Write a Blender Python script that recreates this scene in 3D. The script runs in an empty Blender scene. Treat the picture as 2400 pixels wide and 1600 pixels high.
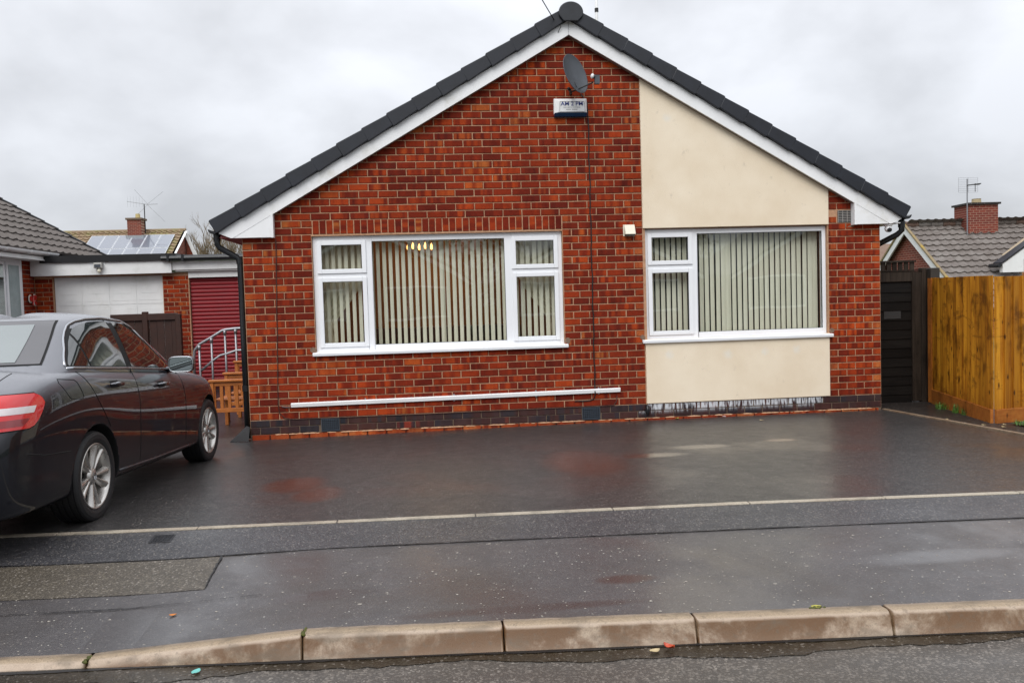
import bpy, bmesh, math, random
import numpy as np
from mathutils import Vector, Matrix
from mathutils.bvhtree import BVHTree
random.seed(7)
SC = bpy.context.scene
COL = SC.collection
PI = math.pi
R = math.radians

# ------------------------------------------------------------------ camera
cam_d = bpy.data.cameras.new('camera'); cam = bpy.data.objects.new('camera', cam_d); COL.objects.link(cam)
cam_d.sensor_width = 36.0; cam_d.lens = 1937.0 / 2400 * 36; cam_d.clip_start = 0.05; cam_d.clip_end = 2000
def rod(r):
    r = np.array(r); t = np.linalg.norm(r); k = r / t
    K = np.array([[0, -k[2], k[1]], [k[2], 0, -k[0]], [-k[1], k[0], 0]])
    return np.eye(3) + math.sin(t) * K + (1 - math.cos(t)) * K @ K
RC = rod([0.04678532, -0.09645036, -0.0325627]) @ np.array([[1, 0, 0], [0, 0, -1], [0, 1, 0]])
M = Matrix.Identity(4)
for i in range(3):
    M[i][0] = RC[0][i]; M[i][1] = -RC[1][i]; M[i][2] = -RC[2][i]
M[0][3], M[1][3], M[2][3] = 2.18594, -10.01127, 1.31970
cam.matrix_world = M
SC.camera = cam
CAMP = Vector((2.186, -10.011, 1.32))

# ------------------------------------------------------------------ world, sun, exposure
SUN_EL, SUN_AZ = R(48), R(200)          # azimuth measured from +Y clockwise: behind the camera, a little to the left
w = bpy.data.worlds.new('World'); SC.world = w; w.use_nodes = True
nt = w.node_tree; N = nt.nodes; L = nt.links; N.clear()
out = N.new('ShaderNodeOutputWorld'); bg = N.new('ShaderNodeBackground'); bg.inputs['Strength'].default_value = 0.1
sky = N.new('ShaderNodeTexSky'); sky.sky_type = 'NISHITA'; sky.sun_disc = False; sky.sun_elevation = SUN_EL; sky.sun_rotation = SUN_AZ
tc = N.new('ShaderNodeTexCoord'); sep = N.new('ShaderNodeSeparateXYZ'); L.new(tc.outputs['Generated'], sep.inputs[0])
# project the view direction on a cloud layer: dir / (z + 0.25)
addz = N.new('ShaderNodeMath'); addz.operation = 'MAXIMUM'; addz.inputs[1].default_value = 0.0; L.new(sep.outputs[2], addz.inputs[0])
addz2 = N.new('ShaderNodeMath'); addz2.inputs[1].default_value = 0.55; L.new(addz.outputs[0], addz2.inputs[0])
dv = N.new('ShaderNodeVectorMath'); dv.operation = 'DIVIDE'; L.new(tc.outputs['Generated'], dv.inputs[0])
cmb = N.new('ShaderNodeCombineXYZ'); [L.new(addz2.outputs[0], cmb.inputs[i]) for i in range(3)]; L.new(cmb.outputs[0], dv.inputs[1])
n1 = N.new('ShaderNodeTexNoise'); n1.inputs['Scale'].default_value = 3.0; n1.inputs['Detail'].default_value = 5; n1.inputs['Roughness'].default_value = 0.5; n1.inputs['Distortion'].default_value = 0.15
L.new(dv.outputs[0], n1.inputs['Vector'])
rp = N.new('ShaderNodeValToRGB'); L.new(n1.outputs['Fac'], rp.inputs[0])
rp.color_ramp.elements[0].position = 0.36; rp.color_ramp.elements[0].color = (0.395, 0.405, 0.428, 1)
rp.color_ramp.elements[1].position = 0.64; rp.color_ramp.elements[1].color = (0.548, 0.563, 0.597, 1)
ze = N.new('ShaderNodeMath'); ze.operation = 'MULTIPLY_ADD'; ze.inputs[1].default_value = 17.0; ze.inputs[2].default_value = 8.6; L.new(addz.outputs[0], ze.inputs[0])
sc_ = N.new('ShaderNodeVectorMath'); sc_.operation = 'SCALE'; L.new(rp.outputs[0], sc_.inputs[0]); L.new(ze.outputs[0], sc_.inputs['Scale'])
mx = N.new('ShaderNodeMix'); mx.data_type = 'RGBA'; mx.inputs[0].default_value = 0.95
L.new(sky.outputs[0], mx.inputs[6]); L.new(sc_.outputs[0], mx.inputs[7]); L.new(mx.outputs[2], bg.inputs['Color']); L.new(bg.outputs[0], out.inputs[0])
sd = bpy.data.lights.new('sun', 'SUN'); sd.energy = 1.5; sd.angle = R(40); sd.color = (1, 0.985, 0.96)
so = bpy.data.objects.new('sun', sd); COL.objects.link(so)
sdir = Vector((math.sin(SUN_AZ) * math.cos(SUN_EL), math.cos(SUN_AZ) * math.cos(SUN_EL), math.sin(SUN_EL)))
so.rotation_euler = (-sdir).to_track_quat('-Z', 'Y').to_euler(); so.location = (0, -20, 30)
SC.view_settings.view_transform = 'Standard'; SC.view_settings.look = 'None'; SC.view_settings.gamma = 1; SC.view_settings.use_curve_mapping = False
SC.view_settings.exposure = 0.48
SC.render.engine = 'CYCLES'
SC.cycles.max_bounces = 8; SC.cycles.transparent_max_bounces = 12

# ------------------------------------------------------------------ mesh helpers
class MB:
    def __init__(s): s.v = []; s.f = []; s.m = []
    def add(s, vs, fs, mi=0):
        o = len(s.v); s.v += [tuple(p) for p in vs]; s.f += [tuple(i + o for i in f) for f in fs]; s.m += [mi] * len(fs); return s
    def box(s, x0, x1, y0, y1, z0, z1, mi=0):
        vs = [(x, y, z) for z in (z0, z1) for y in (y0, y1) for x in (x0, x1)]
        return s.add(vs, [(0, 2, 3, 1), (4, 5, 7, 6), (0, 1, 5, 4), (2, 6, 7, 3), (0, 4, 6, 2), (1, 3, 7, 5)], mi)
    def prism(s, poly, y0, y1, axis='y', mi=0):
        """poly in (x,z) extruded over y (axis y); (y,z) over x (axis x); (x,y) over z (axis z)"""
        n = len(poly)
        def P(a, b, c): return (a, c, b) if axis == 'y' else ((c, a, b) if axis == 'x' else (a, b, c))
        vs = [P(a, b, y0) for a, b in poly] + [P(a, b, y1) for a, b in poly]
        fs = [tuple(range(n)), tuple(range(2 * n - 1, n - 1, -1))] + [(i + n, (i + 1) % n + n, (i + 1) % n, i) for i in range(n)]
        return s.add(vs, fs, mi)
    def tube(s, path, r, seg=10, mi=0, cap=True, closed=False):
        path = [Vector(p) for p in path]; n = len(path); rs = r if isinstance(r, (list, tuple)) else [r] * n
        rings = []; up = None
        for i, p in enumerate(path):
            a = path[(i - 1) % n] if (closed or i > 0) else p; b = path[(i + 1) % n] if (closed or i < n - 1) else p
            t = (b - a).normalized()
            if up is None: up = Vector((0, 0, 1)) if abs(t.z) < 0.9 else Vector((1, 0, 0))
            u = (up - t * up.dot(t)).normalized(); v = t.cross(u); up = u
            k = 1.0
            rings.append([p + (u * math.cos(2 * PI * j / seg) + v * math.sin(2 * PI * j / seg)) * rs[i] * k for j in range(seg)])
        vs = [q for rg in rings for q in rg]; fs = []
        for i in range(n if closed else n - 1):
            for j in range(seg):
                i2 = (i + 1) % n
                fs.append((i * seg + j, i * seg + (j + 1) % seg, i2 * seg + (j + 1) % seg, i2 * seg + j))
        if cap and not closed: fs += [tuple(range(seg - 1, -1, -1)), tuple((n - 1) * seg + j for j in range(seg))]
        return s.add(vs, fs, mi)
    def lathe(s, prof, seg=24, mat=None, mi=0, cap=True):
        """prof: (r,h) pairs around local Z, transformed by mat"""
        mat = mat or Matrix.Identity(4); vs = []; fs = []; n = len(prof)
        for r_, h in prof:
            for j in range(seg):
                a = 2 * PI * j / seg; vs.append(mat @ Vector((r_ * math.cos(a), r_ * math.sin(a), h)))
        for i in range(n - 1):
            for j in range(seg):
                fs.append((i * seg + j, i * seg + (j + 1) % seg, (i + 1) * seg + (j + 1) % seg, (i + 1) * seg + j))
        if cap and prof[0][0] > 1e-5: fs.append(tuple(range(seg - 1, -1, -1)))
        if cap and prof[-1][0] > 1e-5: fs.append(tuple((n - 1) * seg + j for j in range(seg)))
        return s.add(vs, fs, mi)
    def grid(s, P, mi=0):
        a = len(P); b = len(P[0])
        return s.add([p for row in P for p in row], [(i * b + j, i * b + j + 1, (i + 1) * b + j + 1, (i + 1) * b + j) for i in range(a - 1) for j in range(b - 1)], mi)
    def mesh(s, name, mats, smooth=False, recalc=True):
        me = bpy.data.meshes.new(name); me.from_pydata(s.v, [], s.f)
        for m in (mats if isinstance(mats, (list, tuple)) else [mats]): me.materials.append(m)
        for p, mi in zip(me.polygons, s.m): p.material_index = mi; p.use_smooth = smooth
        if recalc:
            bm = bmesh.new(); bm.from_mesh(me); bmesh.ops.recalc_face_normals(bm, faces=bm.faces); bm.to_mesh(me); bm.free()
        me.update(); return me
def tag(o, label=None, cat=None, group=None, kind=None):
    if label: o['label'] = label
    if cat: o['category'] = cat
    if group: o['group'] = group
    if kind: o['kind'] = kind
    return o
def obj(name, mb, mats, parent=None, smooth=False, bevel=0, seg=1, recalc=True, **kw):
    me = mb.mesh(name, mats, smooth, recalc) if isinstance(mb, MB) else mb
    o = bpy.data.objects.new(name, me); COL.objects.link(o)
    if parent: o.parent = parent
    if bevel:
        b = o.modifiers.new('bevel', 'BEVEL'); b.width = bevel; b.segments = seg; b.limit_method = 'ANGLE'; b.angle_limit = R(35)
    if smooth:
        for p in me.polygons: p.use_smooth = True
        if bevel == 0 and kw.pop('auto', False): pass
    return tag(o, **{k: v for k, v in kw.items() if k in ('label', 'cat', 'group', 'kind')})
def thing(name, label, cat, loc=(0, 0, 0), rotz=0, group=None, kind=None):
    o = bpy.data.objects.new(name, None); COL.objects.link(o); o.location = loc; o.rotation_euler = (0, 0, rotz)
    return tag(o, label, cat, group, kind)

# ------------------------------------------------------------------ material helpers
class NT:
    def __init__(s, name):
        s.m = bpy.data.materials.new(name); s.m.use_nodes = True; s.t = s.m.node_tree; s.N = s.t.nodes; s.L = s.t.links
        s.N.clear(); s.out = s.N.new('ShaderNodeOutputMaterial'); s.b = s.N.new('ShaderNodeBsdfPrincipled'); s.L.new(s.b.outputs[0], s.out.inputs[0])
    def set(s, k, v):
        i = s.b.inputs[k]
        if hasattr(v, 'is_output') or isinstance(v, bpy.types.NodeSocket): s.L.new(v, i)
        else: i.default_value = (*v, 1) if isinstance(v, tuple) and len(v) == 3 else v
    def _in(s, i, v):
        if isinstance(v, bpy.types.NodeSocket): s.L.new(v, i)
        elif v is not None: i.default_value = (*v, 1) if isinstance(v, tuple) and len(v) == 3 and i.type == 'RGBA' else v
    def math(s, op, a, b=None, c=None, clamp=False):
        n = s.N.new('ShaderNodeMath'); n.operation = op; n.use_clamp = clamp
        for i, v in enumerate((a, b, c)): s._in(n.inputs[i], v)
        return n.outputs[0]
    def pos(s): return s.N.new('ShaderNodeNewGeometry').outputs['Position']
    def objc(s): return s.N.new('ShaderNodeTexCoord').outputs['Object']
    def xyz(s, v):
        n = s.N.new('ShaderNodeSeparateXYZ'); s.L.new(v, n.inputs[0]); return n.outputs
    def comb(s, x=0.0, y=0.0, z=0.0):
        n = s.N.new('ShaderNodeCombineXYZ'); s._in(n.inputs[0], x); s._in(n.inputs[1], y); s._in(n.inputs[2], z); return n.outputs[0]
    def mul(s, v, f):
        n = s.N.new('ShaderNodeVectorMath'); n.operation = 'MULTIPLY'; s.L.new(v, n.inputs[0]); n.inputs[1].default_value = f if isinstance(f, tuple) else (f, f, f); return n.outputs[0]
    def noise(s, vec, scale, detail=3, rough=0.5, dist=0.0):
        n = s.N.new('ShaderNodeTexNoise'); s._in(n.inputs['Vector'], vec); n.inputs['Scale'].default_value = scale; n.inputs['Detail'].default_value = detail
        n.inputs['Roughness'].default_value = rough; n.inputs['Distortion'].default_value = dist; return n.outputs['Fac']
    def voro(s, vec, scale, feature='F1', out='Distance'):
        n = s.N.new('ShaderNodeTexVoronoi'); n.feature = feature; s._in(n.inputs['Vector'], vec); n.inputs['Scale'].default_value = scale; return n.outputs[out]
    def white(s, vec):
        n = s.N.new('ShaderNodeTexWhiteNoise'); s._in(n.inputs['Vector'], vec); return n.outputs
    def ramp(s, f, stops, interp='LINEAR'):
        n = s.N.new('ShaderNodeValToRGB'); s.L.new(f, n.inputs[0]); cr = n.color_ramp; cr.interpolation = interp
        while len(cr.elements) < len(stops): cr.elements.new(0.5)
        for e, (p, c) in zip(cr.elements, stops): e.position = p; e.color = (*c, 1) if isinstance(c, tuple) else (c, c, c, 1)
        return n.outputs[0]
    def mix(s, f, a, b, mode='MIX'):
        n = s.N.new('ShaderNodeMix'); n.data_type = 'RGBA'; n.blend_type = mode; s._in(n.inputs[0], f); s._in(n.inputs[6], a); s._in(n.inputs[7], b); return n.outputs[2]
    def sm(s, v, a, b):
        n = s.N.new('ShaderNodeMapRange'); n.interpolation_type = 'SMOOTHSTEP'; s._in(n.inputs[0], v); n.inputs[1].default_value = a; n.inputs[2].default_value = b; return n.outputs[0]
    def bump(s, h, strength=0.3, dist=0.01, prev=None):
        n = s.N.new('ShaderNodeBump'); n.inputs['Strength'].default_value = strength; n.inputs['Distance'].default_value = dist; s.L.new(h, n.inputs['Height'])
        if prev is not None: s.L.new(prev, n.inputs['Normal'])
        s.L.new(n.outputs[0], s.b.inputs['Normal']); return n.outputs[0]
MC = {}
def plain(name, col, rough=0.5, var=0.12, scale=6, bump=0.0, bscale=60, metal=0.0, coat=0.0, obj_=False, dirt=None):
    if name in MC: return MC[name]
    t = NT(name); p = t.objc() if obj_ else t.pos()
    n = t.noise(p, scale, 4, 0.6)
    c0 = tuple(c * (1 - var) for c in col); c1 = tuple(min(1, c * (1 + var)) for c in col)
    c = t.ramp(n, [(0.3, c0), (0.7, c1)])
    if dirt: c = t.mix(t.sm(t.noise(p, 2.3, 6, 0.7), 0.52, 0.78), c, dirt)
    t.set('Base Color', c); t.set('Roughness', t.math('MULTIPLY_ADD', n, 0.15, rough - 0.07)); t.set('Metallic', metal)
    if coat: t.set('Coat Weight', coat); t.set('Coat Roughness', 0.06)
    if bump: t.bump(t.noise(p, bscale, 4, 0.6), bump, 0.004)
    MC[name] = t.m; return t.m

def brick_mat(name, axis='x', soldier=False, pal=0, off=0.0, sc=1.0, z0=0.0):
    t = NT(name); p = t.pos(); X = t.xyz(p); u = X[0] if axis == 'x' else X[1]; z = X[2]
    if soldier:
        cu = t.math('FLOOR', t.math('DIVIDE', t.math('SUBTRACT', u, 0.82), 0.0805)); cid = t.comb(cu, 91.0, 0.0); along = z
    else:
        k = t.math('FLOOR', t.math('DIVIDE', t.math('SUBTRACT', z, z0), 0.0838 * sc)); par = t.math('SUBTRACT', 1.0, t.math('MODULO', t.math('ABSOLUTE', k), 2.0))
        uu = t.math('MULTIPLY_ADD', par, 0.5, t.math('DIVIDE', t.math('SUBTRACT', u, off), 0.2286 * sc)); cid = t.comb(t.math('FLOOR', uu), k, 0.0); along = u
    wn = t.white(cid); ws = N_ = t.xyz(wn['Color'])
    if pal == 0:
        A = [(0.0, (0.120, 0.0140, 0.0075)), (0.30, (0.155, 0.0175, 0.0075)), (0.65, (0.205, 0.0240, 0.008)), (0.94, (0.265, 0.036, 0.009)), (1.0, (0.33, 0.066, 0.015))]
        B = [(0.0, (0.095, 0.0125, 0.0075)), (0.35, (0.145, 0.017, 0.007)), (0.72, (0.265, 0.033, 0.009)), (0.94, (0.345, 0.050, 0.011)), (1.0, (0.33, 0.095, 0.024))]
    elif pal == 1:   # blue-brown engineering bricks of the plinth
        A = [(0.0, (0.012, 0.013, 0.019)), (0.4, (0.036, 0.013, 0.012)), (0.75, (0.05, 0.015, 0.012)), (1.0, (0.014, 0.018, 0.028))]
        B = [(0.0, (0.022, 0.020, 0.026)), (0.6, (0.05, 0.018, 0.016)), (0.86, (0.06, 0.02, 0.016)), (1.0, (0.24, 0.03, 0.012))]
    elif pal == 2:   # orange headers and footing
        A = [(0.0, (0.22, 0.030, 0.010)), (0.5, (0.30, 0.052, 0.014)), (1.0, (0.36, 0.095, 0.030))]
        B = [(0.0, (0.13, 0.020, 0.009)), (0.6, (0.29, 0.045, 0.013)), (1.0, (0.38, 0.12, 0.04))]
    else:            # buff-orange neighbour
        A = [(0.0, (0.30, 0.12, 0.05)), (1.0, (0.42, 0.18, 0.08))]; B = [(0.0, (0.26, 0.10, 0.045)), (1.0, (0.42, 0.2, 0.09))]
    ca = t.ramp(ws[0], A); cb = t.ramp(ws[1], B)
    st = t.noise(t.comb(t.math('MULTIPLY_ADD', ws[2], 37.0, t.math('MULTIPLY', along, 13.0 / sc)), t.math('MULTIPLY', ws[0], 19.0), 0.0), 1.0, 1, 0.4)
    c = t.mix(t.sm(st, 0.40, 0.62), ca, cb)
    n2_ = t.noise(p, 40, 3, 0.6); n2 = t.noise(p, 70, 4, 0.65); n3 = t.noise(p, 260, 3, 0.6); n4 = t.noise(p, 3.1, 4, 0.6)
    if pal in (0, 2) and not soldier:
        fu = t.math('ABSOLUTE', t.math('SUBTRACT', t.math('FRACT', uu), 0.5)); zz = t.math('DIVIDE', t.math('SUBTRACT', z, z0), 0.0838 * sc); fz = t.math('ABSOLUTE', t.math('SUBTRACT', t.math('FRACT', zz), 0.5))
        ed = t.math('MAXIMUM', t.sm(t.math('MULTIPLY_ADD', n2_, 0.05, fu), 0.44, 0.50), t.sm(t.math('MULTIPLY_ADD', n2_, 0.14, fz), 0.36, 0.48)); c = t.mix(t.math('MULTIPLY', ed, 0.42), c, (0.055, 0.012, 0.009))
    c = t.mix(0.55, c, t.ramp(n2, [(0.3, (0.35, 0.32, 0.32)), (0.5, (0.5, 0.5, 0.5)), (0.72, (0.72, 0.66, 0.6))]), 'OVERLAY')
    c = t.mix(t.math('MULTIPLY', t.sm(n3, 0.66, 0.8), 0.32), c, (0.50, 0.30, 0.20))
    c = t.mix(t.math('MULTIPLY', t.sm(n4, 0.45, 0.7), 0.55), c, t.mix(1.0, c, (0.55, 0.42, 0.42), 'MULTIPLY')); c = t.mix(t.math('MULTIPLY', t.sm(t.noise(t.mul(p, (1, 1, 0.6)), 1.1, 4, 0.6), 0.46, 0.66), 0.6), c, t.mix(1.0, c, (1.45, 1.4, 1.1), 'MULTIPLY'))
    if name == 'brick_dark_streaked':
        s1 = t.noise(t.mul(p, (38, 1, 5)), 1.0, 3, 0.6); top = t.sm(z, -0.14, -0.04)
        c = t.mix(t.math('MULTIPLY', t.sm(s1, 0.40, 0.56), t.math('MULTIPLY', top, 0.95)), c, (0.58, 0.60, 0.63))
    t.set('Base Color', c); t.set('Roughness', t.math('MULTIPLY_ADD', n2, 0.35, 0.48 if pal == 1 else 0.68)); t.set('Specular IOR Level', 0.3 if pal == 1 else 0.12)
    t.bump(t.math('ADD', t.math('MULTIPLY', n2, 0.7), t.math('MULTIPLY', n3, 0.3)), 0.45, 0.004)
    return t.m
def mortar_mat(name, col=(0.47, 0.265, 0.155)):
    t = NT(name); p = t.pos(); n = t.noise(p, 24, 5, 0.65)
    c = t.ramp(n, [(0.25, tuple(a * 0.62 for a in col)), (0.55, col), (0.8, tuple(a * 1.2 for a in col))])
    c = t.mix(t.math('MULTIPLY', t.sm(t.noise(p, 2.0, 4, 0.6), 0.5, 0.75), 0.4), c, tuple(a * 0.45 for a in col))
    t.set('Base Color', c); t.set('Roughness', 0.9); t.bump(t.noise(p, 180, 3, 0.6), 0.5, 0.003); return t.m
M_BR = brick_mat('brick_red'); M_BH = brick_mat('brick_orange_header', pal=2); M_BS = brick_mat('brick_soldier', soldier=True)
M_BD = brick_mat('brick_dark', pal=1); M_BDS = brick_mat('brick_dark_streaked', pal=1); M_BF = brick_mat('brick_footing', pal=2)
M_BRY = brick_mat('brick_red_side', axis='y'); M_BBUFF = brick_mat('brick_buff', pal=3)
M_MO = mortar_mat('mortar'); M_MOD = mortar_mat('mortar_dark', (0.16, 0.11, 0.075)); M_MOBUFF = mortar_mat('mortar_buff', (0.4, 0.32, 0.22))
def far_brick(name, axis='x'):
    t = NT(name); p = t.pos(); X = t.xyz(p); n = t.N.new('ShaderNodeTexBrick')
    t.L.new(t.comb(X[0] if axis == 'x' else X[1], X[2], 0.0), n.inputs['Vector'])
    n.inputs['Scale'].default_value = 1; n.inputs['Brick Width'].default_value = 0.2286; n.inputs['Row Height'].default_value = 0.0838; n.inputs['Mortar Size'].default_value = 0.006
    n.inputs['Color1'].default_value = (0.20, 0.032, 0.016, 1); n.inputs['Color2'].default_value = (0.13, 0.022, 0.014, 1); n.inputs['Mortar'].default_value = (0.36, 0.24, 0.17, 1)
    t.set('Base Color', n.outputs[0]); t.set('Roughness', 0.85); return t.m
M_FB = far_brick('far_brick'); M_FBY = far_brick('far_brick_side', 'y')
def render_mat():
    t = NT('cream_render'); p = t.pos(); n = t.noise(p, 1.6, 5, 0.6); X = t.xyz(p)
    c = t.ramp(n, [(0.3, (0.73, 0.61, 0.45)), (0.7, (0.82, 0.715, 0.56))])
    sp = t.sm(t.noise(t.mul(p, (1, 1, 0.7)), 9, 6, 0.75), 0.60, 0.76); c = t.mix(t.math('MULTIPLY', sp, 0.42), c, (0.34, 0.28, 0.21))
    fine = t.noise(p, 90, 3, 0.7); c = t.mix(t.math('MULTIPLY', t.sm(fine, 0.6, 0.75), 0.18), c, (0.4, 0.33, 0.25))
    # pale repair patches under the window, seen as round blots
    for (cx, cz, r_) in ((5.1, 0.60, 0.055), (5.85, 0.585, 0.06), (6.32, 0.60, 0.05), (6.74, 0.61, 0.055), (5.13, 3.5, 0.05)):
        d = t.math('SQRT', t.math('ADD', t.math('POWER', t.math('SUBTRACT', X[0], cx), 2.0), t.math('POWER', t.math('SUBTRACT', X[2], cz), 2.0)))
        m_ = t.math('MULTIPLY', t.math('SUBTRACT', 1.0, t.sm(t.math('MULTIPLY_ADD', t.noise(p, 30, 2), 0.06, d), r_ * 0.6, r_ + 0.055)), 0.55); c = t.mix(m_, c, (0.74, 0.71, 0.64))
    t.set('Base Color', c); t.set('Roughness', 0.85); t.bump(t.noise(t.mul(p, (1, 1, 1.8)), 85, 4, 0.6), 0.55, 0.006); return t.m
M_RENDER = render_mat()
M_UPVC = plain('white_upvc', (0.80, 0.81, 0.83), 0.32, 0.02, 3)
M_UPVC2 = plain('white_upvc_grubby', (0.79, 0.795, 0.80), 0.4, 0.05, 2.2, dirt=(0.64, 0.63, 0.58))
M_GASKET = plain('black_gasket', (0.012, 0.012, 0.013), 0.6)
M_BLACKP = plain('black_plastic', (0.011, 0.012, 0.014), 0.3, 0.2)
M_SLATE = plain('slate_tile', (0.0075, 0.0095, 0.0155), 0.5, 0.3, 5, bump=0.25, bscale=90, dirt=(0.013, 0.016, 0.024))
M_SLATE_EDGE = plain('ridge_end', (0.012, 0.014, 0.018), 0.45, 0.3, 9, bump=0.2)
M_MAROON_REFLECT = plain('maroon_brick_reflection_soffit', (0.16, 0.02, 0.018), 0.5)  # brick reflected on the left eave soffit is put into its colour
M_BROWNSOF = plain('brown_soffit_edge', (0.20, 0.16, 0.13), 0.6)
M_CREAMP = plain('cream_plastic', (0.72, 0.68, 0.55), 0.45, 0.06)
M_WHITEP = plain('white_plastic', (0.80, 0.80, 0.80), 0.35, 0.03)
M_DARKGREY = plain('dark_grey_metal', (0.055, 0.062, 0.072), 0.38, 0.2, 8, bump=0.05)
M_GALV = plain('galvanised_steel', (0.30, 0.30, 0.315), 0.45, 0.15, 14, metal=0.75)
M_CABLE = plain('black_cable', (0.008, 0.007, 0.007), 0.5)
M_CABLEB = plain('brown_cable', (0.05, 0.016, 0.01), 0.6)
def glass_mat(name, tint=(1, 1, 1), refl=2.2, base=0.0):
    t = NT(name); t.N.remove(t.b); tr = t.N.new('ShaderNodeBsdfTransparent'); tr.inputs[0].default_value = (*tint, 1)
    gl = t.N.new('ShaderNodeBsdfGlossy'); gl.inputs['Roughness'].default_value = 0.012; gl.inputs['Color'].default_value = (0.95, 1.0, 0.99, 1)
    g_ = t.N.new('ShaderNodeNewGeometry'); dt = t.N.new('ShaderNodeVectorMath'); dt.operation = 'DOT_PRODUCT'; t.L.new(g_.outputs['Incoming'], dt.inputs[0]); t.L.new(g_.outputs['Normal'], dt.inputs[1])
    frv = t.math('MULTIPLY_ADD', t.math('POWER', t.math('SUBTRACT', 1.0, t.math('ABSOLUTE', dt.outputs['Value'])), 5.0), 0.96, 0.04)
    nb = t.N.new('ShaderNodeBump'); nb.inputs['Strength'].default_value = 0.06; nb.inputs['Distance'].default_value = 0.02; t.L.new(t.noise(t.pos(), 1.8, 1), nb.inputs['Height'])
    t.L.new(nb.outputs[0], gl.inputs['Normal'])
    f = t.math('MULTIPLY_ADD', frv, refl, base, clamp=True); m = t.N.new('ShaderNodeMixShader')
    t.L.new(f, m.inputs[0]); t.L.new(tr.outputs[0], m.inputs[1]); t.L.new(gl.outputs[0], m.inputs[2]); t.L.new(m.outputs[0], t.out.inputs[0]); return t.m
M_GLASS = glass_mat('window_glass', (0.96, 0.98, 0.97), 2.6)

# ------------------------------------------------------------------ ground heights
def lerp(a, b, t): return a + (b - a) * t
def clamp(v, a, b): return max(a, min(b, v))
def z_drive(x, y): return -0.232 + 0.0075 * clamp(x, 0, 4.3) - 0.025 * clamp(y, -6, 0)
def y_line(x): return -4.39 - 0.072 * x
def y_kback(x): return -6.154 - 0.0695 * (x - 1.549)
def z_ktop(x):
    t = clamp((x - 0.58) / 0.97, 0, 1); return lerp(-0.243, -0.166, t)
def z_pave(x, y):
    t = clamp((y_line(x) - y) / (y_line(x) - y_kback(x)), 0, 1); return lerp(z_drive(x, y_line(x)), z_ktop(x) - 0.004, t)
def z_road(x, y): return -0.274 + 0.022 * clamp(y_kback(x) - 0.13 - y, 0, 3.2) - 0.022 * clamp(y_kback(x) - 3.5 - y, 0, 4)

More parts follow.
